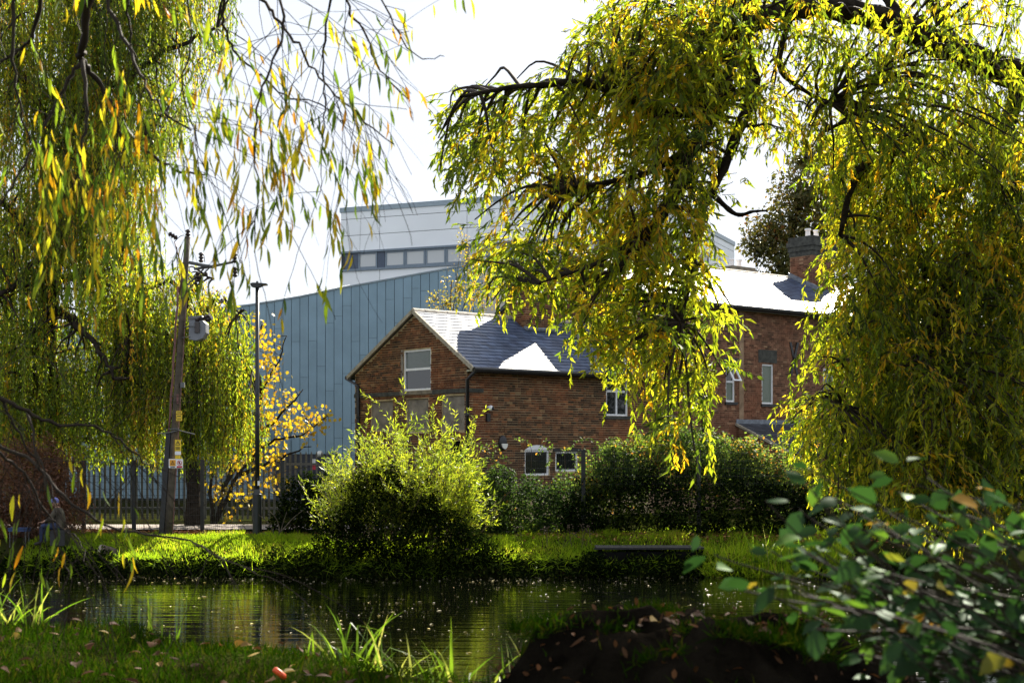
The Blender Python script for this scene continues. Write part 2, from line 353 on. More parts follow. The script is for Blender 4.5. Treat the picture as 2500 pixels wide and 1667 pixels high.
def water_mat():
    m, n, l, b = mat_new('dark_pond_water')
    b.inputs['Base Color'].default_value = (.0012,.0015,.001,1); b.inputs['Roughness'].default_value = .025; b.inputs['IOR'].default_value = 1.33
    b.inputs['Specular IOR Level'].default_value = .8
    t = n.new('ShaderNodeTexCoord')
    def layer(scale, sx, sy, rot, det):
        mp = n.new('ShaderNodeMapping'); mp.inputs['Scale'].default_value = (sx, sy, 1); mp.inputs['Rotation'].default_value = (0, 0, rot)
        z = n.new('ShaderNodeTexNoise'); z.inputs['Scale'].default_value = scale; z.inputs['Detail'].default_value = det
        l.new(t.outputs['Object'], mp.inputs[0]); l.new(mp.outputs[0], z.inputs['Vector']); return z
    a = layer(1, .14, 4.2, .02, 2); c = layer(1, .6, 11, -.03, 2)
    ad = n.new('ShaderNodeMath'); ad.operation = 'MULTIPLY_ADD'; ad.inputs[1].default_value = .35
    l.new(c.outputs['Fac'], ad.inputs[0]); l.new(a.outputs['Fac'], ad.inputs[2])
    bp = n.new('ShaderNodeBump'); bp.inputs['Strength'].default_value = .4; bp.inputs['Distance'].default_value = .025
    l.new(ad.outputs[0], bp.inputs['Height']); l.new(bp.outputs[0], b.inputs['Normal'])
    return m
M['water'] = water_mat()
w = MB(); w.add([(-60,2,WATER), (60,2,WATER), (60,39,WATER), (-60,39,WATER)], [(0,1,2,3)])
tag(w.build('pond_water', M['water'], kind='structure'), 'dark rippled pond reflecting the sunlit bank', 'water')
w = MB()
for i in range(24):
    x0, x1 = -16+i*.55, -16+(i+1)*.55
    w.add([(x0,40.6+.05*math.sin(i),.05), (x1,40.6+.05*math.sin(i+1),.05), (x1,42.9,.07), (x0,42.9,.07)], [(0,1,2,3)])
M['path'] = plain('pale_tarmac', (.30,.26,.23), .9, var=.2, scale=4, bump=.4, spec=.2)
tag(w.build('path', M['path'], kind='structure'), 'pale tarmac path behind the mesh fence', 'path')

# ------------------------------------------------------------ brick houses: a frame along the long wall (u), back into the house (w)
O2 = Vector((-1.375, 43.4)); A2 = Vector((math.cos(R(40)), math.sin(R(40)))); B2 = Vector((-A2.y, A2.x))
A3 = Vector((A2.x, A2.y, 0)); B3 = Vector((B2.x, B2.y, 0)); Z3 = Vector((0, 0, 1))
def H(u, w, z): p = O2+A2*u+B2*w; return Vector((p.x, p.y, z))
def on_long(px, py, w=0):
    k = (px-1250)/F; o = O2+B2*w; u = (k*o.y-o.x)/(A2.x-k*A2.y); return u, EYE+(HOR-py)/F*(o.y+A2.y*u)
def on_gable(px, py, u=0):
    k = (px-1250)/F; o = O2+A2*u; w_ = (k*o.y-o.x)/(B2.x-k*B2.y); return w_, EYE+(HOR-py)/F*(o.y+B2.y*w_)
def rect(fn, x0, x1, y0, y1, **k):
    a, b = fn(x0, 0, **k)[0], fn(x1, 0, **k)[0]; xm = (x0+x1)/2
    z1, z0 = fn(xm, y0, **k)[1], fn(xm, y1, **k)[1]
    return min(a, b), max(a, b), z0, z1
def frame_long(w0=0): return lambda t, out, z: H(t, w0-out, z)
def frame_gable(u0=0): return lambda t, out, z: H(u0-out, t, z)

def wall(root, fr, t0, t1, z0, top, holes, mat, breaks=(), name='wall'):
    """mortar sheet with real openings and their reveals"""
    mb = MB(); bs = sorted(set([t0, t1, *breaks]+[h[0] for h in holes]+[h[1] for h in holes]))
    bs = [b for b in bs if t0-1e-6 <= b <= t1+1e-6]
    for a, b in zip(bs, bs[1:]):
        if b-a < 1e-4: continue
        m = (a+b)/2; cuts = sorted([(h[2], h[3]) for h in holes if h[0] < m < h[1]]); z = z0
        for c0, c1 in cuts:
            if c0 > z: mb.add([fr(a,0,z), fr(b,0,z), fr(b,0,c0), fr(a,0,c0)], [(0,1,2,3)])
            z = max(z, c1)
        mb.add([fr(a,0,z), fr(b,0,z), fr(b,0,top(b)), fr(a,0,top(a))], [(0,1,2,3)])
    for a, b, c0, c1 in [h[:4] for h in holes]:
        for p, q_ in (((a,c0),(a,c1)), ((b,c0),(b,c1)), ((a,c0),(b,c0)), ((a,c1),(b,c1))):
            mb.add([fr(p[0],0,p[1]), fr(q_[0],0,q_[1]), fr(q_[0],-.16,q_[1]), fr(p[0],-.16,p[1])], [(0,1,2,3)])
    return mb.build(name, mat, root)

def bricks(parent, fr, t0, t1, z0, top, holes, mat, n_single=0, want=None, proud=.012, stretcher=.225, lh=.075, head=.25):
    """bricks one by one: the n_single largest in view as objects, the rest joined"""
    rows = []; z = z0; rr = random.Random(int(t0*97+z0*31+len(holes)))
    k = 0
    while z < z0+20:
        t = t0+(0 if k % 2 else -.1125)*rr.uniform(.8, 1.2); any_ = False
        while t < t1:
            L = stretcher if rr.random() > head else stretcher*.5
            a, b = max(t+.007, t0), min(t+L-.007, t1); t += L
            if b-a < .04: continue
            if min(top(a), top(b)) < z+lh: continue
            any_ = True
            def hit(h):
                if a < h[1]-.01 and b > h[0]+.01 and z < h[3]-.005 and z+lh > h[2]+.005: return True
                return len(h) > 4 and h[4](.5*(a+b), z+lh/2)
            hs = [h for h in holes if hit(h)]
            if hs:
                h = hs[0]
                if len(h) > 4 and h[4](.5*(a+b), z+lh/2): continue
                if a < h[0]-.05 and b < h[1]: b = h[0]
                elif b > h[1]+.05 and a > h[0]: a = h[1]
                else: continue
            zz = z+.004*math.sin(a*1.7+k)
            rows.append((a, b, zz, zz+lh-.014, proud+rr.uniform(-.004, .005), min(1, max(0, rr.gauss(.45, .26)))))
        k += 1; z += lh
        if z > max(top(t0), top(t1), top((t0+t1)/2), top(t0+.44*(t1-t0))): break
    def box8(r):
        a, b, c, d, o, t = r
        return [fr(a,-.01,c), fr(b,-.01,c), fr(b,o,c), fr(a,o,c), fr(a,-.01,d), fr(b,-.01,d), fr(b,o,d), fr(a,o,d)], t
    idx = set()
    if n_single:
        cand = [i for i, r in enumerate(rows) if want is None or want(r)]
        cand.sort(key=lambda i: fr(rows[i][0], 0, 0).y-(rows[i][1]-rows[i][0])*8)
        idx = set(cand[:n_single])
        for i in sorted(idx):
            p, t = box8(rows[i]); s = MB(); s.box8(p, t, skip=(2,)); s.build('brick', mat, parent)
    mb = MB()
    for i, r in enumerate(rows):
        if i not in idx:
            p, t = box8(r); mb.box8(p, t, skip=(2,))
    mb.build('brick_courses', mat, parent, kind='stuff')

def window(root, fr, t0, t1, z0, z1, pane='glass', bars=(), vbars=(), out=-.05, fw=.06, mat='upvc', lower=None, name='window'):
    """frame with rails; the panes are its sub-parts"""
    mb = MB()
    def bar(a, b, c, d, o0=out-.05, o1=out+.02):
        mb.box8([fr(a,o0,c), fr(b,o0,c), fr(b,o1,c), fr(a,o1,c), fr(a,o0,d), fr(b,o0,d), fr(b,o1,d), fr(a,o1,d)])
    bar(t0, t0+fw, z0, z1); bar(t1-fw, t1, z0, z1); bar(t0+fw, t1-fw, z0, z0+fw); bar(t0+fw, t1-fw, z1-fw, z1)
    for zb in bars: bar(t0+fw, t1-fw, zb-fw*.6, zb+fw*.6, o1=out+.026)
    for tb in vbars: bar(tb-fw*.5, tb+fw*.5, z0+fw, z1-fw, o1=out+.023)
    f = mb.build(name, M[mat], root)
    zs = [z0+fw, *bars, z1-fw]; ts = [t0+fw, *vbars, t1-fw]
    for i, (c, d) in enumerate(zip(zs, zs[1:])):
        for a, b in zip(ts, ts[1:]):
            p = MB(); o0, o1 = out-.03, out-.02
            p.box8([fr(a,o0,c), fr(b,o0,c), fr(b,o1,c), fr(a,o1,c), fr(a,o0,d), fr(b,o0,d), fr(b,o1,d), fr(a,o1,d)])
            p.build('pane', M[lower if lower and i == 0 else pane], f)
    return f
def slab(root, name, fr, t0, t1, z0, z1, o0, o1, mat, label=None, bevel=0):
    mb = MB(); mb.box8([fr(t0,o0,z0), fr(t1,o0,z0), fr(t1,o1,z0), fr(t0,o1,z0), fr(t0,o0,z1), fr(t1,o0,z1), fr(t1,o1,z1), fr(t0,o1,z1)])
    return mb.build(name, M[mat], root, label=label)

def slates(root, u0, u1, eave, ridge, mat, n_single, gauge=.215, width=.30, want=None):
    """eave, ridge: (w, z); overlapping slates laid row by row on a deck"""
    dw, dz = ridge[0]-eave[0], ridge[1]-eave[1]; L = math.hypot(dw, dz); cw, cz = dw/L, dz/L
    nw, nz_ = -cz*(1 if dw > 0 else -1), abs(cw)
    def S(u, s, h): return H(u, eave[0]+cw*s+nw*h, eave[1]+cz*s+nz_*h)
    deck = MB(); deck.box8([S(u0+.02,.03,-.10), S(u1-.02,.03,-.10), S(u1-.02,L,-.10), S(u0+.02,L,-.10), S(u0+.02,.03,-.012), S(u1-.02,.03,-.012), S(u1-.02,L,-.012), S(u0+.02,L,-.012)])
    d = deck.build('roof', M['slate_dull'], root)
    n = int(L/gauge); rr = random.Random(5); items = []
    for k in range(n+1):
        s = k*gauge; u = u0-(width/2 if k % 2 else 0)
        while u < u1:
            a, b = max(u+.003, u0), min(u+width-.003, u1); u += width
            if b-a < .04: continue
            e = min(s+gauge*1.35, L); j = rr.uniform(-.004, .004)
            t = rr.random(); lift = rr.uniform(0, .004)
            items.append(([S(a,s+j,.003), S(b,s+j,.003), S(b,e,-.004), S(a,e,-.004), S(a,s+j,.026+lift), S(b,s+j,.026), S(b,e,.004), S(a,e,.004)], t))
    idx = set()
    if n_single:
        c = [i for i, it in enumerate(items) if want is None or want(it[0][0])]
        c.sort(key=lambda i: items[i][0][0].y); idx = set(c[:n_single])
        for i in sorted(idx): s = MB(); s.box8(*items[i]); s.build('slate', mat, d)
    rest = MB()
    for i, it in enumerate(items):
        if i not in idx: rest.box8(*it)
    if rest.v: rest.build('slate_rows', mat, d, kind='stuff')
    return d, S, L
def chimney(root, uc, wc, su, sw, z0, z1, cap_z, pots, mat, mort, n_single=0, cap='stone_dark', pot_mat=None):
    """brick stack, oversailing cap, pots"""
    body = MB(); body.box(H(uc, wc, (z0+z1)/2), A3*su/2, B3*sw/2, Z3*(z1-z0)/2)
    c = body.build('chimney', mort, root)
    fl = lambda t, out, z: H(uc-su/2+t, wc-sw/2-out, z); fg = lambda t, out, z: H(uc-su/2-out, wc-sw/2+t, z); f3 = lambda t, out, z: H(uc+su/2+out, wc-sw/2+t, z)
    bricks(c, fl, 0, su, z0, lambda t: cap_z, [], mat, n_single)
    bricks(c, fg, 0, sw, z0, lambda t: cap_z, [], mat, n_single); bricks(c, f3, 0, sw, z0, lambda t: cap_z, [], mat)
    cb = MB(); h = (z1-cap_z)
    for i, g in enumerate((.03, .07, .11, .06)):
        za = cap_z+h*i/4; cb.box(H(uc, wc, za+h/8), A3*(su/2+g), B3*(sw/2+g), Z3*(h/8-.001))
    cb.build('chimney_cap', M[cap], root)
    for du in pots:
        p = MB(); b0 = H(uc+du, wc, z1)
        p.tube([b0-Z3*.02, b0+Z3*.05, b0+Z3*.30, b0+Z3*.31, b0+Z3*.38], [.13,.11,.10,.14,.13], 10); p.build('chimney_pot', M[pot_mat or 'upvc'], root, smooth=False)
    return c

# ---- the cottage wing with its gable to the pond
EV, RD, EL_, WR, WL = 4.80, 6.77, 4.80, 2.65, 6.11      # eave z, ridge z, left eave z, ridge position, width
UL = 7.9
def gtop(w_):
    if w_ <= WR: return EV+(RD-EV)*(w_+.45)/(WR+.45)-.10
    return RD-(RD-EL_)*(w_-WR)/(WL+.30-WR)-.10
cott = thing('brick_cottage', H(0, 0, 0), 'old brown brick cottage, gable towards the pond, grey slate roof and black gutters', 'house')
fg, fl = frame_gable(), frame_long()
gw = rect(on_gable, 985, 1052, 853, 953)
gp = [rect(on_gable, 905, 960, 979, 1050), rect(on_gable, 992, 1046, 973, 1052), rect(on_gable, 1078, 1135, 966, 1050)]
garch = rect(on_gable, 1098, 1128, 1076, 1140)
gh = [gw]+gp+[garch]
wg = wall(cott, fg, 0, WL, 0, gtop, gh, M['mortar'], breaks=(WR,), name='gable_wall')
bricks(wg, fg, 0, WL, .9, gtop, gh, M['brick'], 150, want=lambda r: r[2] > 3.2)
w_arch = rect(on_long, 1281, 1341, 1098, 1160); w_sq = rect(on_long, 1356, 1411, 1102, 1150)
w_arch2 = rect(on_long, 1520, 1570, 1106, 1160); w_dor = rect(on_long, 1480, 1533, 888, 1015)
def arch(rc, rise, grow=.0):
    c = (rc[0]+rc[1])/2; hw = (rc[1]-rc[0])/2+grow
    return lambda t, z: rc[3]-.03 < z < rc[3]+(rise+grow)*max(0, 1-((t-c)/hw)**2) and abs(t-c) < hw
lh_ = [(*w_arch, arch(w_arch, .16, .20)), w_sq, (*w_arch2, arch(w_arch2, .16, .20)), w_dor]
EW = EV+(RD-EV)*.45/(WR+.45)-.13
wl_ = wall(cott, fl, 0, UL, 0, lambda t: EW, [h[:4] for h in lh_], M['mortar'], name='long_wall')
bricks(wl_, fl, 0, UL, .9, lambda t: EW-.02, lh_, M['brick'], 150, want=lambda r: r[2] > 2.5)
mb = MB()   # far walls and a floor inside, so that no daylight leaks through
mb.add([H(0,WL,0), H(UL,WL,0), H(UL,WL,gtop(WL)), H(0,WL,gtop(WL))], [(0,1,2,3)])
mb.add([H(.6,.3,0), H(UL,.3,0), H(UL,.3,EW), H(.6,.3,EW)], [(0,1,2,3)]); mb.add([H(.3,.3,0), H(.3,WL,0), H(.3,WL,5), H(.3,WR,6.5), H(.3,.3,EW)], [(0,1,2,3,4)])
mb.build('inner_wall', M['dark'], cott)
window(cott, fg, *gw, pane='glass', bars=(gw[2]+(gw[3]-gw[2])*.52,), lower='glass')
for h in cott.children:
    if h.name.startswith('window'):
        top_pane = [c for c in h.children][-1]; top_pane.data.materials[0] = M['glass_frost']
slab(cott, 'window_sill', fg, gw[0]-.12, gw[1]+.15, gw[2]-.13, gw[2]-.012, -.05, .05, 'stone')
slab(cott, 'window_jamb', fg, gw[1]+.003, gw[1]+.12, gw[2], gw[3]+.02, -.08, .016, 'render_grey')
z_sc = on_gable(1137, 950)[1]
slab(cott, 'string_course', fg, -.02, gw[0]-.125, z_sc-.10, z_sc+.03, .0, .055, 'stone_dark')
slab(cott, 'string_course', fg, gw[1]+.155, WL, z_sc-.10, z_sc+.03, .0, .05, 'stone_dark')
slab(cott, 'string_course', fl, 0, .62, z_sc-.09, z_sc+.03, .0, .045, 'stone_dark')
for p in gp: slab(cott, 'blocked_window', fg, p[0]+.004, p[1]-.004, p[2], p[3]-.004, -.14, -.055, 'render_grey')
slab(cott, 'dark_arch_fill', fg, *garch, -.14, -.07, 'dark')  # near-black slab paints the dark inside the arch opening
rr = random.Random(3)
def voussoirs(root, fr, rc, rise, mat, n=13, th=.20):
    c = (rc[0]+rc[1])/2; hw = (rc[1]-rc[0])/2+.02
    Rr = (hw*hw+rise*rise)/(2*rise); zc = rc[3]+rise-Rr; a0 = math.asin(min(1, hw/Rr))
    for i in range(n):
        a, b = -a0*1.08+2.16*a0*i/n+.006, -a0*1.08+2.16*a0*(i+1)/n-.006
        pt = lambda an, r_, o: fr(c+math.sin(an)*r_, o, zc+math.cos(an)*r_)
        s = MB(); o = .016+rr.uniform(0, .006)
        s.box8([pt(a,Rr,-.05), pt(b,Rr,-.05), pt(b,Rr,o), pt(a,Rr,o), pt(a,Rr+th,-.05), pt(b,Rr+th,-.05), pt(b,Rr+th,o), pt(a,Rr+th,o)], rr.uniform(.3, .9))
        s.build('arch_brick', mat, root)
    return c, zc, Rr, a0
for rc in (w_arch, w_arch2):
    c, zc, Rr, a0 = voussoirs(cott, fl, rc, .17, M['brick'])
    window(cott, fl, *rc, bars=())
    pts = [(c+math.sin(-a0+2*a0*i/10)*(Rr-.01), zc+math.cos(-a0+2*a0*i/10)*(Rr-.01)) for i in range(11)]
    s = MB(); s.prism([fl(t, -.05, z) for t, z in [(rc[0], rc[3])]+pts+[(rc[1], rc[3])]], fl(0,.008,0)-fl(0,-.05,0)); s.build('arch_panel', M['upvc'], cott)
voussoirs(cott, fg, garch, .12, M['brick'], 9, .18)
window(cott, fl, *w_sq, bars=()); slab(cott, 'lintel', fl, w_sq[0]-.1, w_sq[1]+.12, w_sq[3]+.003, w_sq[3]+.10, -.02, .035, 'black')
dz_mid = w_dor[2]+(w_dor[3]-w_dor[2])*.47
window(cott, fl, *w_dor, bars=(dz_mid,), vbars=((w_dor[0]+w_dor[1])/2,)); slab(cott, 'window_sill', fl, w_dor[0]-.08, w_dor[1]+.08, w_dor[2]-.11, w_dor[2]-.004, -.05, .06, 'stone_dark')
# slate roof, both slopes, ridge tiles and verges
_, SR, LR = slates(cott, -.10, UL, (-.45, EV), (WR, RD), M['slate'], 300)
slates(cott, -.10, UL, (WL+.30, EL_), (WR, RD), M['slate'], 0)
rt = MB()
for i in range(18):
    u0 = -.12+i*.446
    if u0 > UL: break
    s = MB(); prof = [(-.13,-.07), (-.07,.01), (0,.045), (.07,.01), (.13,-.07)]
    ring = lambda u, g: [H(u, WR+a*g, RD+.02+b*g+.004*math.sin(i*2.1)) for a, b in prof]
    a_, b_ = ring(u0, 1.0), ring(min(u0+.44, UL), .97); s.add(a_+b_, [(j, j+1, 6+j, 5+j) for j in range(4)]+[(4,3,2,1,0), (5,6,7,8,9)]); s.build('ridge_tile', M['ridge'], cott)
for e, (w0, z0, w1, z1) in enumerate(((-.47, EV-.01, WR, RD+.005), (WL+.32, EL_-.01, WR, RD+.005))):
    s = MB(); d = Vector((w1-w0, z1-z0)).normalized(); nrm = Vector((-d.y, d.x)) if w1 > w0 else Vector((d.y, -d.x))
    q8 = []
    for u in (-.15, -.06):
        for (w_, z_) in ((w0, z0), (w1, z1)):
            for hgt in (-.10, .02): q8.append(H(u, w_+nrm.x*hgt, z_+nrm.y*hgt))
    s.box8([q8[0], q8[4], q8[6], q8[2], q8[1], q8[5], q8[7], q8[3]]); s.build('verge', M['verge'], cott)
def gutter(root, u0, u1, w_, z, r=.075):
    s = MB(); s.tube([H(u0, w_, z), H(u1, w_, z)], r, 8); s.build('gutter', M['black'], root, smooth=False)
gutter(cott, -.12, w_dor[0]-.06, -.50, EV-.05); gutter(cott, -.12, UL, WL+.38, EL_-.05); gutter(cott, w_dor[1]+.06, UL, -.50, EV-.05)
for a_, b_ in ((-.02, w_dor[0]-.04), (w_dor[1]+.04, UL)):
    s = MB(); s.box(H((a_+b_)/2, -.22, EV-.075), A3*(b_-a_)/2, B3*.21, Z3*.028); s.build('soffit', M['soffit'], cott)
    s = MB(); s.box(H((a_+b_)/2, -.445, EV-.07), A3*(b_-a_)/2, B3*.012, Z3*.07); s.build('fascia', M['black'], cott)
def downpipe(root, pts, r=.045):
    s = MB(); s.tube(pts, r, 8); p = s.build('downpipe', M['black'], root, smooth=True)
    for z in np.arange(.8, pts[-2].z, 1.3):
        b = pts[-2]; c = MB(); c.tube([Vector((b.x,b.y,z-.03)), Vector((b.x,b.y,z+.03))], r*1.35, 8); c.build('pipe_collar', M['black'], p)
downpipe(cott, [H(-.06,-.10,.05), H(-.06,-.10,4.45), H(-.06,-.48,EV-.10)], .055)
downpipe(cott, [H(-.07,WL-.28,.05), H(-.07,WL-.28,4.45), H(-.07,WL+.34,EL_-.10)], .055)
# chimney, dormer
cu = on_long(1282, 700, w=WR)[0]
chimney(cott, cu, WR-.25, 1.25, 1.05, 5.9, 8.62, 8.25, (-.3, .3), M['brick'], M['mortar'], 0)
s = MB(); s.box(H(cu, WR-.80, 6.36), A3*.66, (B3*.55+Z3*.32)*.16, (Z3*.86-B3*.5)*.04); s.build('flashing', M['lead'], cott)
dc = (w_dor[0]+w_dor[1])/2; dh = (w_dor[1]-w_dor[0])/2+.05; zt = w_dor[3]
s = MB(); s.prism([fl(dc-dh,-.06,zt+.002), fl(dc+dh,-.06,zt+.002), fl(dc,-.06,zt+.62)], fl(0,.0,0)-fl(0,-.06,0)); s.build('dormer_gable', M['upvc'], cott)
for sg in (-1, 1):
    s = MB(); s.prism([fl(dc-sg*(dh+.14),.10,zt-.10), fl(dc,.10,zt+.74), fl(dc,.10,zt+.84), fl(dc-sg*(dh+.22),.10,zt-.06)], fl(0,-.02,0)-fl(0,.10,0)); s.build('barge_board', M['upvc'], cott)
    s = MB(); s.prism([fl(dc-sg*(dh+.2),.12,zt-.05), fl(dc,.12,zt+.80), fl(dc,.12,zt+.85), fl(dc-sg*(dh+.25),.12,zt-.02)], fl(0,-2.3,0)-fl(0,.12,0)); s.build('dormer_roof', M['slate'], cott)
    s = MB(); s.prism([fl(dc-sg*dh,-.06,EW-.3), fl(dc-sg*dh,-.06,zt), fl(dc-sg*dh,-1.5,zt), fl(dc-sg*dh,-.4,EW-.3)], (fl(dc,0,0)-fl(dc-sg*.05,0,0))); s.build('dormer_cheek', M['upvc'], cott)
# wall lamp, camera
lu, lz = on_long(1225, 1081); s = MB(); s.ball(fl(lu,.05,lz), (.165,.07,.24), 16, 10, sx=A3); b = s.build('wall_lamp', M['black'], cott, smooth=True)
M['lens'] = plain('opal_lens', (.72,.72,.66), .3, var=.05)
pts = [fl(lu+.115*math.cos(a), .118, lz-.02+.17*math.sin(a)) for a in np.linspace(math.pi, 2*math.pi, 12)]
s = MB(); s.prism(pts, fl(0,.135,0)-fl(0,.09,0)); s.build('lamp_lens', M['lens'], b)
kz = on_long(1190, 996); s = MB(); s.ball(fl(kz[0],.16,kz[1]), .085, 12, 8); s.tube([fl(kz[0],0,kz[1]+.02), fl(kz[0],.10,kz[1]+.02)], .05, 8); b = s.build('security_camera', M['upvc'], cott, smooth=True)
s = MB(); s.ball(fl(kz[0]+.03,.215,kz[1]-.01), .058, 10, 6); s.build('camera_lens', M['black'], b, smooth=True)
slab(cott, 'junction_box', fl, kz[0]-.08, kz[0]+.05, kz[1]-.42, kz[1]-.17, .0, .09, 'black')

# ---- the taller house behind, same line of wall
HU0, HU1, HW, HR = UL+.003, 26.0, 8.0, 4.0
HE, HRZ = 7.46, 9.50
house = thing('brick_house', H(HU0, 0, 0), 'taller red-brown brick house with sunlit slate roof and narrow white windows', 'house')
def hg_top(w_): return (HE+(HRZ-HE)*(w_+.35)/(HR+.35) if w_ <= HR else HRZ-(HRZ-HE)*(w_-HR)/(HW+.35-HR))-.10
n1 = rect(on_long, 1772, 1794, 893, 981); n2 = rect(on_long, 1860, 1888, 889, 986); n3 = rect(on_long, 1925, 1985, 1116, 1160, w=-2.3)
n4 = rect(on_long, 2010, 2035, 900, 985)
hh = [n1, n2, n4]
HWT = HE+(HRZ-HE)*.35/(HR+.35)-.13
wl2 = wall(house, fl, HU0, HU1, 0, lambda t: HWT, hh, M['mortar_red'], name='front_wall')
bricks(wl2, fl, HU0, HU1, .9, lambda t: HWT-.02, hh, M['brick_red'], 300, want=lambda r: r[2] > 2.6 and 11.5 < r[0] < 16)
fg2 = frame_gable(HU0)
wg2 = wall(house, fg2, 0, HW, 0, hg_top, [], M['mortar_red'], breaks=(HR,), name='gable_wall')
bricks(wg2, fg2, 0, HW, 4.5, hg_top, [], M['brick_red'], 0)
mb = MB(); mb.add([H(HU0,HW,0), H(HU1,HW,0), H(HU1,HW,HWT), H(HU0,HW,HWT)], [(0,1,2,3)]); mb.add([H(HU1,0,0), H(HU1,HW,0), H(HU1,HW,HWT), H(HU1,HR,HRZ-.1), H(HU1,0,HWT)], [(0,1,2,3,4)])
mb.add([H(HU0+.3,.3,0), H(HU1,.3,0), H(HU1,.3,HWT), H(HU0+.3,.3,HWT)], [(0,1,2,3)]); mb.build('inner_wall', M['dark'], house)
f1 = window(house, fl, *n1, pane='glass_green', bars=(n1[2]+(n1[3]-n1[2])*.56,)); window(house, fl, *n2, pane='glass_green'); window(house, fl, *n4, pane='glass_green')
f1.children[-1].data.materials[0] = M['glass']
s = MB()   # top light of the first narrow window stands open
zt0, zt1 = n1[2]+(n1[3]-n1[2])*.58, n1[3]-.03
q = lambda t, k: fl(t, .02+.30*(1-k), zt0+(zt1-zt0)*k)
for a, b, c, d in ((n1[0]+.02, n1[0]+.09, 0, 1), (n1[1]-.09, n1[1]-.02, 0, 1), (n1[0]+.09, n1[1]-.09, 0, .1), (n1[0]+.09, n1[1]-.09, .9, 1)):
    s.box8([q(a,c), q(b,c), q(b,c)+Vector((.03,-.03,0)), q(a,c)+Vector((.03,-.03,0)), q(a,d), q(b,d), q(b,d)+Vector((.03,-.03,0)), q(a,d)+Vector((.03,-.03,0))])
s.build('open_casement', M['upvc'], house)
for n_ in (n1, n2, n4): slab(house, 'window_sill', fl, n_[0]-.06, n_[1]+.10, n_[2]-.10, n_[2]-.004, -.03, .06, 'black')
slab(house, 'lintel', fl, n2[0]-.22, n2[1]+.18, n2[3]+.05, n2[3]+.52, -.02, .022, 'stone_dark'); slab(house, 'lintel', fl, n1[0]-.1, n1[1]+.15, n1[3]+.05, n1[3]+.3, -.02, .02, 'stone_dark')
slates(house, HU0-.12, HU1, (-.35, HE), (HR, HRZ), M['slate'], 300, want=lambda p: 16.5 > (Vector((p.x,p.y))-O2).dot(A2) > 11 or (Vector((p.x,p.y))-O2).dot(A2) > 17.5)
slates(house, HU0-.12, HU1, (HW+.35, HE), (HR, HRZ), M['slate'], 0)
for i in range(42):
    u0 = HU0-.13+i*.446
    if u0 > HU1: break
    s = MB(); ring = lambda u, g: [H(u, HR+a*g, HRZ+.02+b*g) for a, b in prof]
    a_, b_ = ring(u0, 1.0), ring(min(u0+.44, HU1), .97); s.add(a_+b_, [(j, j+1, 6+j, 5+j) for j in range(4)]+[(4,3,2,1,0), (5,6,7,8,9)]); s.build('ridge_tile', M['ridge'], house)
gutter(house, HU0-.1, HU1, -.42, HE-.05, .08)
s = MB(); s.box(H((HU0+HU1)/2, -.17, HE-.10), A3*(HU1-HU0)/2, B3*.17, Z3*.03); s.build('soffit', M['soffit'], house)
s = MB(); s.box(H((HU0+HU1)/2, -.35, HE-.08), A3*(HU1-HU0)/2, B3*.012, Z3*.075); s.build('fascia', M['black'], house)
pu = on_long(1601, 1000)[0]; downpipe(house, [fl(pu,.07,.05), fl(pu,.07,5.0), fl(pu,.02,5.15)], .04)
pu = on_long(1713, 1000)[0]; downpipe(house, [fl(pu,.08,.05), fl(pu,.08,4.2), fl(pu,.02,4.35)], .05)
pu = on_long(1809, 1000)[0]; slab(house, 'pilaster', fl, pu-.12, pu+.12, 3.3, HWT-.05, .0, .03, 'mortar_red')
xu, xz = on_long(1937, 876)
s = MB()
for sg in (-1, 1): s.box(fl(xu,.05,xz), A3*.05, B3*.02, Z3*.05); s.prism([fl(xu-sg*.27,.02,xz-.62), fl(xu-sg*.15,.02,xz-.62), fl(xu+sg*.27,.02,xz+.62), fl(xu+sg*.15,.02,xz+.62)], fl(0,.05+.01*sg,0)-fl(0,.02,0))
s.build('tie_plate', M['black'], house)
hc = on_long(1930, 680, w=HR)[0]
chimney(house, hc+.75, HR-.55, 1.5, 1.15, 8.3, 11.15, 10.35, (-.3, .25), M['brick_red'], M['mortar_red'])
s = MB(); dS = Vector((HR+.35, HRZ-HE)).normalized()
for k in (0,): s.box8([H(hc-.16, HR-1.5, 8.78), H(hc+.02, HR-1.5, 8.78), H(hc+.02, HR, HRZ-.02), H(hc-.16, HR, HRZ-.02), H(hc-.16, HR-1.5, 9.0), H(hc+.02, HR-1.5, 9.0), H(hc+.02, HR, HRZ+.2), H(hc-.16, HR, HRZ+.2)])
s.build('flashing', M['lead'], house)
hc2 = on_long(1795, 650, w=HR+2.2)[0]
chimney(house, hc2, HR+2.2, 1.35, .9, 8.0, 10.05, 9.7, (-.25, .25), M['brick_red'], M['mortar_red'], cap='stone')
# lean-to
lu0 = on_long(1800, 0)[0]; lz0 = on_long(1800, 1034)[1]; LO = 2.45; lz1 = lz0-1.02; lu1 = lu0+5.5
fs = lambda t, out, z: H(lu0-out, -LO+t, z)
def ltop(t): return lz1+(lz0-lz1)*t/LO-.05
ws_ = wall(house, fs, 0, LO, 0, ltop, [], M['mortar_red'], name='lean_to_wall'); bricks(ws_, fs, 0, LO, .9, ltop, [], M['brick_red'], 0)
n3 = (n3[0], n3[1], n3[2], n3[3]); flo = frame_long(-LO)
n3 = rect(on_long, 1940, 1985, 1118, 1160, w=-LO); wf_ = wall(house, flo, lu0, lu1, 0, lambda t: lz1-.05, [n3], M['mortar_red'], name='lean_to_wall'); bricks(wf_, flo, lu0, lu1, .9, lambda t: lz1-.05, [n3], M['brick_red'], 0)
window(house, flo, *n3, vbars=((n3[0]+n3[1])/2,))
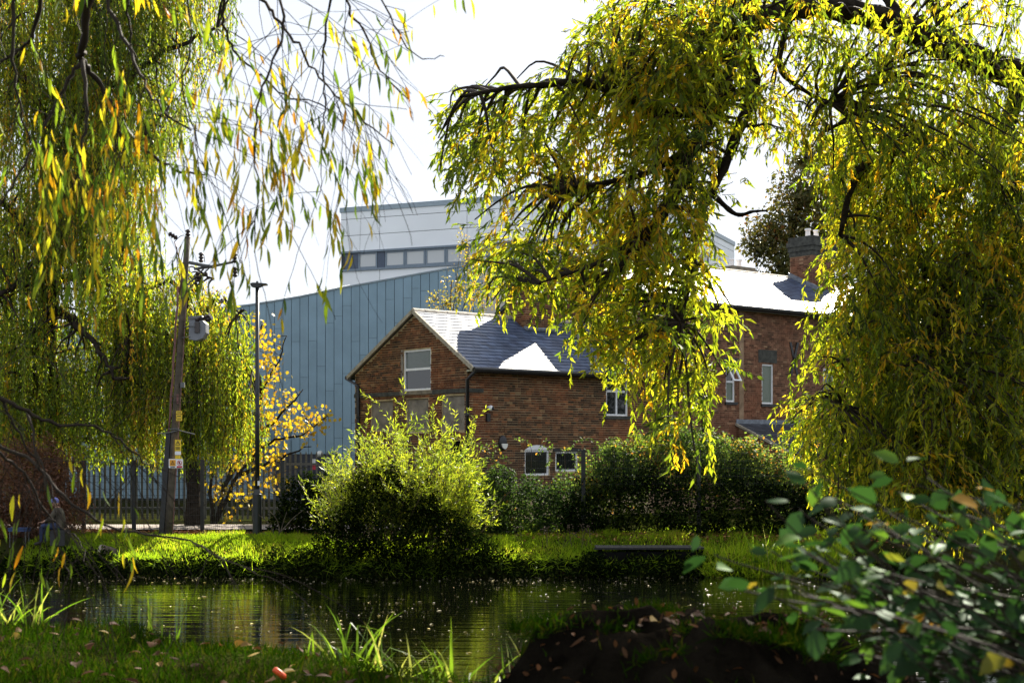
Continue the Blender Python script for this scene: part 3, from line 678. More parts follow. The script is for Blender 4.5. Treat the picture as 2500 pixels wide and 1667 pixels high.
s = MB(); s.box8([H(lu0+.3,-LO+.3,0), H(lu1,-LO+.3,0), H(lu1,-LO+.4,0), H(lu0+.3,-LO+.4,0), H(lu0+.3,-LO+.3,1.9), H(lu1,-LO+.3,1.9), H(lu1,-LO+.4,1.9), H(lu0+.3,-LO+.4,1.9)]); s.build('inner_wall', M['dark'], house)
slates(house, lu0-.06, lu1, (-LO-.2, lz1-.08), (0, lz0), M['slate_dull'], 0, want=None)
slab(house, 'flashing', fl, lu0-.08, lu1, lz0-.02, lz0+.16, .013, .035, 'lead')
s = MB(); s.box8([H(lu0-.12,-LO-.2,lz1-.14), H(lu0-.05,-LO-.2,lz1-.14), H(lu0-.05,0,lz0-.06), H(lu0-.12,0,lz0-.06), H(lu0-.12,-LO-.2,lz1-.05), H(lu0-.05,-LO-.2,lz1-.05), H(lu0-.05,0,lz0+.03), H(lu0-.12,0,lz0+.03)]); s.build('verge', M['verge'], house)

# ------------------------------------------------------------ grey clad hall and white clad building behind
M['zinc'] = plain('blue_grey_cladding', (.235,.35,.435), .5, var=.08, scale=1.2, metal=.0, spec=.4)
M['zinc2'] = plain('blue_grey_cladding_b', (.245,.365,.455), .5, var=.08, scale=1.2, spec=.4)
M['seam'] = plain('cladding_joint', (.03,.04,.05), .7)
M['whiteclad'] = plain('white_cladding', (.86,.89,.91), .5, var=.04, scale=.5)
M['coping'] = plain('grey_coping', (.28,.35,.40), .4, var=.08)
M['bandblue'] = plain('blue_panel', (.05,.075,.12), .35, var=.1)
M['greyframe'] = plain('grey_frame', (.17,.22,.27), .4, var=.08)
M['navy'] = plain('navy_door', (.018,.025,.045), .5, var=.2)
M['red'] = plain('red_print', (.55,.02,.05), .5, var=.1)
ga = R(10); GE = Vector((-math.cos(ga), math.sin(ga), 0)); GN = Vector((-math.sin(ga), -math.cos(ga), 0)); G0 = at(1178, HOR, 62); G0.z = 0
def fG(t, out, z): return G0+GE*t+GN*out+Z3*z
def on_hall(px): k = (px-1250)/F; return (k*G0.y-G0.x)/(GE.x-k*GE.y)
TP = [(1178,641),(1116,653),(830,705),(736,725),(671,736),(614,745),(400,770),(150,790)]
TT = [on_hall(p) for p, _ in TP]; TZ = [EYE+(HOR-y)/F*fG(t,0,0).y for t, (_, y) in zip(TT, TP)]
htop = lambda t: float(np.interp(t, TT, TZ))
hall = thing('clad_hall', fG(10,0,0), 'blue-grey hall clad in vertical metal panels with a rising roofline', 'building')
tw, Tend = .395, TT[-1]
mb = MB()
for a, b in zip(TT, TT[1:]): mb.add([fG(a,-.03,0), fG(b,-.03,0), fG(b,-.03,htop(b)-.03), fG(a,-.03,htop(a)-.03), fG(a,-14,0), fG(b,-14,0), fG(b,-14,htop(b)-.5), fG(a,-14,htop(a)-.5)], [(0,1,2,3), (3,2,6,7)])
mb.add([fG(0,-.03,0), fG(0,-14,0), fG(0,-14,htop(0)-.5), fG(0,-.03,htop(0)-.03)], [(0,1,2,3)]); mb.build('hall_wall', M['seam'], hall)
d0, d1, dtop = on_hall(816), on_hall(672), EYE+(HOR-1108)/F*63.5
rr = random.Random(11); t = 0; i = 0
while t < Tend-.1:
    b = min(t+tw, Tend); z = dtop if d0-.05 < t+tw/2 < d1+.05 else .1; top_ = htop((t+b)/2); cut = rr.uniform(1.5, 4.2)
    while z < top_-.05:
        z1 = min(z+cut, 99); cut = rr.choice((3.0, 3.0, 3.6, 2.4))
        last = z1 > top_-.5
        za, zb = (htop(t)-.01, htop(b)-.01) if last else (z1-.012, z1-.012)
        s = MB(); o = .02+rr.uniform(0, .004)
        s.box8([fG(t+.012,-.028,z), fG(b-.012,-.028,z), fG(b-.012,o,z), fG(t+.012,o,z), fG(t+.012,-.028,za), fG(b-.012,-.028,zb), fG(b-.012,o,zb), fG(t+.012,o,za)])
        s.build('panel', M['zinc'] if rr.random() < .6 else M['zinc2'], hall)
        if last: break
        z = z1
    t = b; i += 1
s = MB()
for a, b in zip(TT, TT[1:]): s.box8([fG(a,-.2,htop(a)), fG(b,-.2,htop(b)), fG(b,.06,htop(b)), fG(a,.06,htop(a)), fG(a,-.2,htop(a)+.06), fG(b,-.2,htop(b)+.06), fG(b,.06,htop(b)+.06), fG(a,.06,htop(a)+.06)])
s.build('roof_edge', M['coping'], hall)
slab(hall, 'door_recess', fG, d0+.01, d1-.01, 0, dtop-.01, -.028, .004, 'navy')
for px in (766, 803):
    t0 = on_hall(px); sg = slab(hall, 'door_sign', fG, t0-.13, t0+.13, 1.42, 1.9, .005, .03, 'upvc'); slab(sg, 'sign_print', fG, t0-.128, t0+.128, 1.42, 1.62, .031, .034, 'red')
for px, py in ((783, 1108), (531, 1106)):
    t0 = on_hall(px); s = MB(); s.ball(fG(t0,.12,EYE+(HOR-py)/F*63.5), .15, 14, 10); s.tube([fG(t0,0,2.15), fG(t0,.1,2.15)], .1, 10); s.build('globe_lamp', M['lens'], hall, smooth=True)
for k, dz in enumerate((.35, .62, .9)):
    s = MB(); ts = [on_hall(p) for p in (800, 736, 671, 600)]; s.tube([fG(t_, -1.6-k*.9, htop(t_)+dz*.75) for t_ in ts], .035, 6); s.build('roof_rail', M['upvc'], hall)
s = MB(); s.box8([fG(on_hall(800),-2.0,htop(on_hall(800))-.2), fG(on_hall(560),-2.0,htop(on_hall(560))), fG(on_hall(560),-5,htop(on_hall(560))+.2), fG(on_hall(800),-5,htop(on_hall(800))), fG(on_hall(800),-2.0,htop(on_hall(800))+.05), fG(on_hall(560),-2.0,htop(on_hall(560))+.35), fG(on_hall(560),-5,htop(on_hall(560))+.6), fG(on_hall(800),-5,htop(on_hall(800))+.2)]); s.build('rooflight', M['whiteclad'], hall)
# glazed entrance canopy
c0, c1 = on_hall(690), on_hall(560); cz = EYE+(HOR-1072)/F*63
s = MB(); s.box8([fG(c0,1.5,cz-.12), fG(c1,1.5,cz-.12), fG(c1,0,cz+.45), fG(c0+.9,0,cz+.45), fG(c0,1.5,cz-.06), fG(c1,1.5,cz-.06), fG(c1,0,cz+.51), fG(c0+.9,0,cz+.51)]); s.build('canopy', M['coping'], hall)
for k in range(7):
    t_ = c0+(c1-c0)*k/6; s = MB(); s.tube([fG(t_,1.52,cz-.05), fG(min(t_+.9*(k == 0), c1),.02,cz+.52)], .03, 6); s.build('canopy_rib', M['greyframe'], hall)

wa = R(23); WE = Vector((-math.cos(wa), math.sin(wa), 0)); WN = Vector((-math.sin(wa), -math.cos(wa), 0)); WP = Vector((math.sin(wa), math.cos(wa), 0))
W0 = at(1542, HOR, 75); W0.z = 0
white = thing('white_building', W0, 'large white panelled building with a strip of grey-framed windows, highest behind the hall', 'building')
def fW(t, out, z): return W0+WE*t+WN*out+Z3*z
def on_wh(px): k = (px-1250)/F; return (k*W0.y-W0.x)/(WE.x-k*WE.y)
def wz(y, px=1542): t = on_wh(px); return EYE+(HOR-y)/F*fW(t,0,0).y
WT = wz(467); TL = on_wh(832); t1140, t927 = on_wh(1140), on_wh(927)
zj = [wz(520,832), wz(537,832), wz(577,832), wz(616,832)]; zb1 = wz(659,832)
s = MB(); s.add([fW(0,-.05,0), fW(TL,-.05,0), fW(TL,-.05,zj[0]), fW(0,-.05,zj[0]), fW(0,-22,0), fW(0,-22,zj[0]), fW(TL,-22,0), fW(TL,-22,zj[0])], [(0,1,2,3), (3,2,7,5), (1,6,7,2)])
P0 = lambda d, out, z: W0+WP*d-WE*out+Z3*z
s.add([P0(0,-.05,0), P0(22,-.05,0), P0(22,-.05,zj[0]), P0(0,-.05,zj[0])], [(0,1,2,3)]); s.build('core_wall', M['seam'], white)
cols = [TL, t927, t1140, on_wh(1353), 0]
for a, b in zip(cols, cols[1:]):
    for z1, z0 in zip(zj, zj[1:]): slab(white, 'panel', fW, b+.015, a-.015, z0+.015, z1-.015 if z1 != zj[0] else z1, -.04, .0, 'whiteclad')
    slab(white, 'panel', fW, b+.015, a-.015, 5.0, zb1-.12, -.04, .0, 'whiteclad')
slab(white, 'coping', fW, 0, TL+.05, zj[0]+.004, zj[0]+.28, -.4, .06, 'coping')
slab(white, 'band_sill', fW, 0, TL, zb1-.115, zb1, -.045, .10, 'greyframe'); slab(white, 'band_head', fW, 0, TL-.004, zj[3]-.10, zj[3]+.012, -.046, .12, 'greyframe')
zb0, zbt = zb1+.004, zj[3]-.105
slab(white, 'infill_panel', fW, on_wh(874), on_wh(842), zb0, zbt, -.04, -.005, 'bandblue'); slab(white, 'infill_panel', fW, on_wh(939), on_wh(922), zb0, zbt, -.04, -.005, 'bandblue')
window(white, fW, on_wh(921), on_wh(875), zb0, zbt, pane='glass_bright', out=.0, fw=.10, mat='greyframe')
tcur = on_wh(940); pitch = on_wh(940)-on_wh(989)
while tcur-pitch > 0.2:
    window(white, fW, tcur-pitch+.01, tcur-.01, zb0, zbt, pane='glass_bright', out=.0, fw=.10, mat='greyframe'); tcur -= pitch
for k in range(5):
    for z1, z0 in zip(zj[:2]+[zj[2]], [zj[1], zj[2], 5.0]):
        slab(white, 'panel', P0, k*4.4+.015, (k+1)*4.4-.015, z0+.015, z1-.015 if z1 != zj[0] else z1, -.04, .0, 'whiteclad')
slab(white, 'coping', P0, 0.07, 22, zj[0]+.002, zj[0]+.27, -.4, .06, 'coping')
def on_p(px): k = (px-1250)/F; return (k*W0.y-W0.x)/(WP.x-k*WP.y)
pz = lambda y: EYE+(HOR-y)/F*(W0.y+WP.y*on_p(1710))
window(white, P0, on_p(1698), on_p(1728), pz(652), pz(617), pane='glass', out=.06, fw=.12, mat='greyframe')

# ------------------------------------------------------------ fences
def gz(x, y): return float(zg(x, y))
M['fence'] = plain('dark_fence_steel', (.012,.014,.013), .5, var=.3)
M['galv'] = plain('galvanised_steel', (.12,.125,.125), .45, var=.25, scale=3, metal=.3)
FP = [(40,41.2),(205,40.4),(327,39.9),(494,39.5),(690,39.0),(905,38.6),(1139,38.2),(1424,37.7),(1706,37.3),(1985,36.9),(2270,36.6),(2540,36.4)]
fpts = []
for px, Y in FP:
    p = at(px, HOR, Y); g = gz(p.x, p.y); fpts.append((Vector((p.x, p.y, g)), 1.98 if px < 800 else 2.28-g))
mf = thing('mesh_fence', fpts[5][0], 'dark welded mesh fence with black posts running along the far bank', 'fence')
for p, h in fpts:
    s = MB(); s.box(p+Z3*(h/2-.1), (.05,0,0), (0,.05,0), (0,0,h/2+.12)); s.box(p+Z3*(h+.03), (.055,0,0), (0,.055,0), (0,0,.012)); s.build('post', M['fence'], mf)
for (p, h), (q, k) in zip(fpts, fpts[1:]):
    s = MB(); n = int((q-p).length/.055)
    for i in range(1, n):
        b = p.lerp(q, i/n); hh_ = h+(k-h)*i/n; s.box(b+Z3*(.03+hh_/2), (.0025,0,0), (0,.0025,0), (0,0,hh_/2))
    for j in range(11):
        f = (j+.35)/10.5; a, b = p+Z3*(.05+(h-.06)*f), q+Z3*(.05+(k-.06)*f); d = (b-a)
        for o in (-.006, .006): s.box((a+b)/2+Vector((0,o,0)), d/2, (0,.003,0), (0,0,.004))
    s.build('mesh_panel', M['fence'], mf, kind='stuff')
pf = thing('palisade_fence', Vector((-11, 45.5, 0)), 'grey steel palisade fence with pointed pales behind the mesh fence', 'fence')
X0, X1 = -17.0, -5.6; np_ = int((X1-X0)/.172)
pal = MB(); hp = 2.15
pal.box8([(-.034,-.006,.06),(.034,-.006,.06),(.034,.006,.06),(-.034,.006,.06),(-.034,-.006,hp),(.034,-.006,hp),(.034,.006,hp),(-.034,.006,hp)])
pal.add([(-.034,-.006,hp),(.034,-.006,hp),(.034,.006,hp),(-.034,.006,hp),(0,-.006,hp+.13),(0,.006,hp+.13)], [(0,1,4),(2,3,5),(1,2,5,4),(3,0,4,5)])
pal0 = pal.build('pale', M['galv'], pf); pal0.location = (X0, 46.2, 0)
for i in range(1, np_):
    o = pal0.copy(); link(o, pf); x = X0+i*.172; o.location = (x, 46.2-.06*(x-X0)/10, 0)
for z in (.42, 1.85):
    s = MB(); s.box(((X0+X1)/2, 46.22, z), ((X1-X0)/2, -.035, 0), (0,.02,0), (0,0,.035)); s.build('rail', M['galv'], pf)
for x in (-16.8, -14.0, -11.2, -8.4, -5.7):
    s = MB(); s.box((x, 46.30, 1.05), (.055,0,0), (0,.05,0), (0,0,1.15)); s.build('post', M['fence'], pf)

# ------------------------------------------------------------ utility pole
M['pole'] = plain('weathered_pole', (.075,.06,.042), .9, var=.45, scale=5, bump=.7)
M['conduit'] = plain('pink_conduit', (.17,.07,.06), .6, var=.2)
M['tank'] = plain('grey_tank', (.17,.18,.20), .5, var=.2, scale=4)
M['porcelain'] = plain('brown_insulator', (.035,.025,.022), .25, var=.2)
M['yellow'] = plain('warning_yellow', (.72,.50,.02), .5, var=.08); M['orange'] = plain('warning_orange', (.75,.34,.02), .5, var=.08)
UP = 38.0
def up(px, py, dy=0): return at(px, py, UP+dy)
pole = thing('utility_pole', Vector((up(408,1310).x, UP, 0)), 'leaning wooden utility pole carrying a grey transformer and warning signs', 'utility pole')
b0, b1 = up(409,1330), up(458,578)
s = MB(); s.tube([b0.lerp(b1, k/8) for k in range(9)], [.115-.04*k/8 for k in range(9)], 12); s.build('pole', M['pole'], pole, smooth=True)
ax = lambda py, off=0, dy=0: b0.lerp(b1, (1330-py)/(1330-578))+Vector((off, dy, 0))
s = MB(); s.tube([ax(y, -.165+.02*(i % 2), -.02) for i, y in enumerate(range(1060, 690, -45))], .028, 8); s.tube([ax(720,-.13), ax(680,-.08), ax(640,-.16), up(432,612), up(426,590)], [.028,.025,.018,.015,.014], 6); s.build('conduit', M['conduit'], pole, smooth=True)
s = MB(); s.box8([ax(1318,-.24,-.09), ax(1318,-.10,-.09), ax(1318,-.10,.09), ax(1318,-.24,.09), ax(1055,-.22,-.07), ax(1055,-.10,-.07), ax(1055,-.10,.07), ax(1055,-.22,.07)]); s.build('cable_guard', M['black'], pole)
s = MB(); s.tube([ax(1330,.13,-.05), ax(1060,.115,-.05), ax(880,.105,-.05), ax(700,.10,-.05)], .012, 6); s.build('earth_wire', M['conduit'], pole)
s = MB(); s.tube([up(462,641), up(496,648,-.1), up(521,652,-.2)], .045, 6); s.tube([up(474,657), up(520,650), up(568,640)], .035, 6)
s.tube([ax(695,.08), up(498,656)], .022, 6); s.tube([ax(706,.08,.1), up(512,653,.1)], .02, 6); s.build('cross_arm', M['galv'], pole)
def insulator(p, up_=Z3, n=3):
    s = MB(); pts, rd = [], []
    for i in range(n*2+1): pts.append(p+up_*(i*.045)); rd.append(.075 if i % 2 else .035)
    s.tube(pts, rd, 10); s.build('insulator', M['porcelain'], pole, smooth=False)
for px, py, d in ((573,642,1),(574,652,-1),(491,641,1),(483,664,-1),(489,673,-1),(432,582,1),(459,585,1)): insulator(up(px,py), Z3*d if px != 432 else Vector((-.8,0,.5)), 3)
s = MB()
for l in ([up(573,628),up(580,622),up(586,640),up(592,645),up(582,664),up(575,664)], [up(491,628),up(497,622),up(500,640)], [up(426,590),up(440,577),up(452,574)], [up(430,615),up(438,650),up(447,615),up(455,590)], [up(432,600),up(432,640),up(440,690)], [up(480,775),up(470,740),up(463,700),up(483,672)], [up(508,783),up(500,760),up(490,675)]):
    s.tube([Vector(p) for p in spline(l, 4)], .010, 5)
s.build('jumper_wire', M['porcelain'], pole, smooth=True)
# transformer: box with a rounded front, lid, bushings, bracket
tp = [(461,778),(488,776),(502,790),(502,812),(494,826),(478,831),(461,828)]
s = MB(); s.prism([up(x,y,-.30) for x, y in tp], (0,.42,0)); t_ = s.build('transformer', M['tank'], pole)
s = MB(); s.prism([up(459,772,-.33), up(492,770,-.33), up(497,776,-.33), up(459,779,-.33)], (0,.48,0)); s.build('lid', M['galv'], t_)
s = MB(); s.prism([up(475,786,-.34), up(487,786,-.34), up(487,812,-.34), up(475,812,-.34)], (0,.05,0)); s.build('switch_cover', M['porcelain'], t_)
for px, py in ((504,783),(499,777),(478,783)):
    s = MB(); p = up(px,py,-.25); s.tube([p, p+Vector((.06,-.03,.03)), p+Vector((.10,-.05,.05)), p+Vector((.16,-.08,.08))], [.05,.07,.05,.06], 8); s.build('bushing', M['porcelain'], t_)
s = MB(); s.tube([ax(800,.08,-.1), up(463,796,-.36), up(476,797,-.36)], .012, 6); s.tube([ax(825,.05,-.1), up(464,822,-.34)], .012, 6); s.build('bracket', M['galv'], t_)
s = MB(); s.box(ax(940,.15,-.10), (.05,0,0), (0,.05,0), (0,0,.07)); s.build('fuse_box', M['galv'], pole)
s = MB(); s.tube([up(384,1058), ax(1056,-.1,-.12), ax(1050,.12,-.12), up(476,1060)], .016, 6); s.tube([ax(1047,-.14,-.14), ax(1047,.14,-.14)], .014, 6); s.build('anti_climb_rod', M['galv'], pole)
def plate(px0, px1, py0, py1, mat, dy=-.17):
    s = MB(); s.prism([up(px0,py1,dy), up(px1,py1,dy), up(px1,py0,dy), up(px0,py0,dy)], (0,.012,0)); return s.build('sign', M[mat], pole)
def mark(par, pts, mat, dy, name='sign_mark'):
    s = MB(); s.prism([up(x,y,dy) for x, y in pts], (0,-.004,0)); s.build(name, M[mat], par)
def tri(par, cx, cy, r, dy, m1='black', m2='yellow'):
    mark(par, [(cx-r,cy+r*.85),(cx+r,cy+r*.85),(cx,cy-r)], m1, dy); k = r*.66
    mark(par, [(cx-k,cy+r*.66),(cx+k,cy+r*.66),(cx,cy-r*.58)], m2, dy-.004)
    mark(par, [(cx-.08*r,cy+.55*r),(cx+.05*r,cy+.02*r),(cx-.28*r,cy+.1*r),(cx+.12*r,cy-.45*r),(cx+.05*r,cy-.1*r),(cx+.3*r,cy-.15*r)], m1, dy-.008)
p = plate(427,441,1073,1101,'yellow'); tri(p, 434, 1081, 6.2, -.171)
for k in range(3): mark(p, [(428.5,1092+k*2.6),(439.5,1092+k*2.6),(439.5,1090.8+k*2.6),(428.5,1090.8+k*2.6)], 'black', -.171)
plate(427,441,1101.5,1110,'upvc'); plate(428,440,1111,1119,'yellow')
p = plate(412,446,1120,1142,'upvc',-.19)
mark(p, [(414,1137),(429,1137),(429,1122),(414,1122)], 'orange', -.191); tri(p, 421.5, 1129, 5, -.196, m2='orange')
for k in range(2): mark(p, [(416,1139.2+k*1.6),(427,1139.2+k*1.6),(427,1138.2+k*1.6),(416,1138.2+k*1.6)], 'black', -.192)
mark(p, [(438+6*math.cos(a),1129.5+6*math.sin(a)) for a in np.linspace(0, 6.0, 16)], 'red', -.191); mark(p, [(438+4.6*math.cos(a),1129.5+4.6*math.sin(a)) for a in np.linspace(0, 6.0, 16)], 'upvc', -.195)
mark(p, [(435.5,1126),(439,1126),(440.5,1131),(438,1133),(436,1131)], 'black', -.199); mark(p, [(434,1126.2),(435,1125.2),(442,1132.6),(441,1133.6)], 'red', -.203)
mark(p, [(431.5,1141),(445,1141),(445,1137),(431.5,1137)], 'red', -.192)
for y in (1003, 1012, 1020): p = plate(430,444,y,y+7,'yellow',-.15); mark(p, [(432,y+4.2),(442,y+4.2),(442,y+2.6),(432,y+2.6)], 'black', -.151)
mark(p, [(431,985),(436,985),(436,962),(431,962)], 'conduit', -.14)

# ------------------------------------------------------------ street lamp
M['lampblack'] = plain('lamp_post_black', (.012,.015,.016), .4, var=.3)
lp = at(628, HOR, 38.4); lp.z = 0
lamp = thing('street_lamp', lp, 'tall black street lamp with flat twin-ended head in front of the hall', 'street lamp')
zt = EYE+(HOR-694)/F*38.4
s = MB(); s.tube([lp-Z3*.1, lp+Z3*1.12, lp+Z3*1.14, lp+Z3*1.26], [.125,.12,.105,.066], 12); s.build('base', M['lampblack'], lamp, smooth=False)
s = MB(); s.tube([lp+Z3*1.26, lp+Z3*3.2, lp+Z3*(zt-.02)], [.062,.058,.048], 10); s.build('post', M['lampblack'], lamp, smooth=True)
s = MB(); s.tube([lp+Z3*3.20, lp+Z3*3.26], .072, 10); s.build('collar', M['lampblack'], lamp)
hx = lambda dx, z, y: Vector((lp.x+dx, lp.y+y, zt+z))
s = MB(); pr = [(-.165,-.005),(-.14,-.075),(-.02,-.10),(.06,-.085),(.16,-.035),(.27,-.028),(.27,.012),(.05,.03),(-.10,.035),(-.165,.02)]
s.prism([hx(a,b,-.11) for a, b in pr], (0,.22,0)); s.build('lamp_head', M['lampblack'], lamp)
s = MB(); s.tube([hx(0,.03,0), hx(0,.085,0)], .032, 10); s.build('photocell', M['galv'], lamp)
s = MB(); s.box(hx(.05,1.42-zt+.0,-.07)+Z3*0, (.028,0,0), (0,.006,0), (0,0,.06)); s.build('number_plate', M['upvc'], lamp)

# ------------------------------------------------------------ angler, seat box, log, platform
M['jacket'] = plain('olive_jacket', (.06,.05,.034), .9, var=.3, scale=12); M['denim'] = plain('blue_trousers', (.015,.03,.085), .85, var=.3, scale=15)
M['skin'] = plain('skin', (.45,.25,.17), .55, var=.1); M['cap'] = plain('lilac_blue_cap', (.16,.17,.42), .8, var=.15); M['boot'] = plain('dark_boot', (.02,.018,.016), .7)
px0 = at(150, HOR, 36.7); PB = Vector((px0.x, 36.7, gz(px0.x, 36.7)))
per = thing('person', PB, 'person in olive jacket, blue trousers and lilac cap sitting by the brown bush', 'person')
J = {'pelvis':(0,0,.50,.15),'belly':(-.03,0,.66,.165),'chest':(-.08,0,.85,.165),'neck0':(-.12,0,.97,.075),'neck':(-.145,0,1.03,.058),
     'shL':(-.09,.17,.92,.085),'elL':(-.20,.24,.69,.058),'wrL':(-.42,.15,.63,.034),'shR':(-.09,-.17,.92,.085),'elR':(-.22,-.23,.69,.058),'wrR':(-.44,-.10,.62,.034),
     'hiL':(-.04,.10,.50,.11),'knL':(-.45,.14,.52,.075),'anL':(-.43,.15,.10,.048),'toL':(-.62,.16,.045,.042),'hiR':(-.04,-.10,.50,.11),'knR':(-.47,-.14,.53,.075),'anR':(-.47,-.15,.10,.048),'toR':(-.66,-.16,.045,.042)}
K = list(J); E = [('pelvis','belly'),('belly','chest'),('chest','neck0'),('neck0','neck'),('chest','shL'),('shL','elL'),('elL','wrL'),('chest','shR'),('shR','elR'),('elR','wrR'),('pelvis','hiL'),('hiL','knL'),('knL','anL'),('anL','toL'),('pelvis','hiR'),('hiR','knR'),('knR','anR'),('anR','toR')]
me = bpy.data.meshes.new('skeleton'); me.from_pydata([PB+Vector(J[k][:3]) for k in K], [(K.index(a), K.index(b)) for a, b in E], [])
tmp = bpy.data.objects.new('skeleton', me); COL.objects.link(tmp)
md = tmp.modifiers.new('skin', 'SKIN'); sk = me.skin_vertices[0].data
for i, k in enumerate(K): sk[i].radius = (J[k][3], J[k][3]); sk[i].use_root = (k == 'pelvis')
sb = tmp.modifiers.new('sub', 'SUBSURF'); sb.levels = 1; sb.render_levels = 1
bpy.context.view_layer.update(); ev = tmp.evaluated_get(bpy.context.evaluated_depsgraph_get()); sm_ = ev.to_mesh()
s = MB(); s.add([v.co.copy() for v in sm_.vertices], [tuple(p.vertices) for p in sm_.polygons]); ev.to_mesh_clear(); bpy.data.objects.remove(tmp)
for i, f in enumerate(s.f):
    c = sum((Vector(s.v[j]) for j in f), Vector())/len(f)-PB
    s.mi[i] = 2 if (c.z > .995 or (c.x < -.38 and c.z > .585)) else 3 if c.z < .13 else 1 if c.z < .60 and c.x < .2 and not (c.z > .47 and c.x > -.02) else 0
hd = PB+Vector((-.175,0,1.125)); s.ball(hd, (.098,.078,.118), 14, 10, mi=2)
s.ball(hd+Vector((-.10,0,-.01)), (.022,.014,.026), 8, 6, mi=2); s.box(hd+Vector((-.088,0,-.055)), (.012,0,0), (0,.025,0), (0,0,.006), mi=4)
for e in (-1, 1):
    s.ball(hd+Vector((.005,e*.078,-.005)), (.022,.010,.033), 8, 6, mi=2); s.ball(hd+Vector((-.088,e*.03,.012)), .011, 6, 5, mi=3)
    wr = PB+Vector(J['wrL' if e > 0 else 'wrR'][:3]); s.ball(wr+Vector((-.05,0,-.005)), (.05,.036,.018), 8, 6, mi=2)
    for k in range(4):
        f0 = wr+Vector((-.085,(k-1.5)*.019,-.006)); ln = (.030,.036,.033,.024)[k]; s.tube([f0, f0+Vector((-ln,0,-.010)), f0+Vector((-ln*1.4,0,-.038)), f0+Vector((-ln*1.1,0,-.056))], [.009,.0085,.008,.006], 6, mi=2)
    f0 = wr+Vector((-.035,-e*.034,0)); s.tube([f0, f0+Vector((-.03,-e*.016,-.012)), f0+Vector((-.055,-e*.006,-.03))], [.010,.009,.007], 6, mi=2)
s.build('body', [M['jacket'], M['denim'], M['skin'], M['boot'], M['dark']], per, smooth=True)
c = MB(); c.ball(hd+Vector((.005,0,.035)), (.108,.090,.095), 14, 8); c.prism([hd+Vector((-.09,-.07,.05)), hd+Vector((-.17,-.05,.03)), hd+Vector((-.19,0,.028)), hd+Vector((-.17,.05,.03)), hd+Vector((-.09,.07,.05))], (0,0,.012)); c.build('cap', M['cap'], per, smooth=False)
M['blueplastic'] = plain('blue_plastic', (.015,.04,.12), .4, var=.15)
s = MB(); c = PB+Vector((-.03,0,.19)); s.box(c, (.19,0,0), (0,.24,0), (0,0,.17)); s.box(c+Z3*.185, (.205,0,0), (0,.255,0), (0,0,.018)); s.box(c+Z3*.215, (.17,0,0), (0,.22,0), (0,0,.015))
o = s.build('seat_box', M['black']); tag(o, 'dark seat box under the sitting person', 'box')
tb = PB+Vector((-1.05,-.1,.0)); s = MB(); s.box(tb+Z3*.42, (.24,0,0), (0,.16,0), (0,0,.035)); s.box(tb+Z3*.465, (.25,0,0), (0,.17,0), (0,0,.012))
t_ = thing('bait_table', tb, 'low stand with a blue tray in front of the sitting person', 'table'); s.build('tray', M['blueplastic'], t_)
for a in (-1, 1):
    for b in (-1, 1): s = MB(); s.tube([tb+Vector((a*.2,b*.13,-.02)), tb+Vector((a*.2,b*.13,.39))], .014, 6); s.build('leg', M['galv'], t_)
lg = at(268, HOR, 36.0); lz_ = gz(lg.x, 36.0)
lt = thing('log', Vector((lg.x, 36.0, lz_)), 'short pale cut log lying on the sunny grass bank', 'log')
s = MB(); l0 = Vector((lg.x-.22, 35.9, lz_+.17)); l1 = Vector((lg.x+.16, 36.15, lz_+.04)); s.tube([l0.lerp(l1, k/5) for k in range(6)], [.13,.135,.125,.13,.12,.10], 11); s.build('bark', M['bark_pale'], lt, smooth=True)
s = MB(); dl = (l0-l1).normalized(); s.tube([l0-dl*.01, l0+dl*.012], .118, 11); s.build('cut_end', M['verge'], lt)
M['deck'] = plain('weathered_deck', (.05,.047,.044), .6, var=.35, scale=8, bump=.4, spec=.4)
jp = thing('fishing_platform', Vector((3.3, 35.1, -.3)), 'low black-edged wooden fishing platform on the far water edge', 'platform')
for i in range(17):
    x = 2.10+i*.158; s = MB(); s.box((x+.075, 35.75, -.115), (.074,0,0), (0,.45,0), (0,0,.016)); s.build('plank', M['deck'], jp)
s = MB(); s.box((3.4, 35.28, -.125), (1.37,0,0), (0,.02,0), (0,0,.022)); s.build('front_board', M['black'], jp)
for x in (2.2, 3.4, 4.6): s = MB(); s.box((x, 35.5, -.6), (.05,0,0), (0,.03,0), (0,0,.46)); s.build('pile', M['dark'], jp)
s = MB(); s.box((3.4, 35.34, -.52), (1.36,0,0), (0,.015,0), (0,0,.31)); s.build('retaining_board', M['dark'], jp)
# white rails far right, seen through the willow
rl = thing('rail_fence', Vector((13.5, 42, 0)), 'white horizontal rails glimpsed through the hanging willow at far right', 'fence')
for z in (1.02, 1.42, 1.9): s = MB(); s.tube([(10.5,43.2,z+.25), (20,41,z+.05)], .028, 6); s.build('rail', M['upvc'], rl)
for k in range(6): s = MB(); x = 10.6+k*1.8; s.tube([(x,43.18-.2316*(x-10.5),0), (x,43.18-.2316*(x-10.5),2.15-.02*k)], .03, 6); s.build('post', M['galv'], rl)

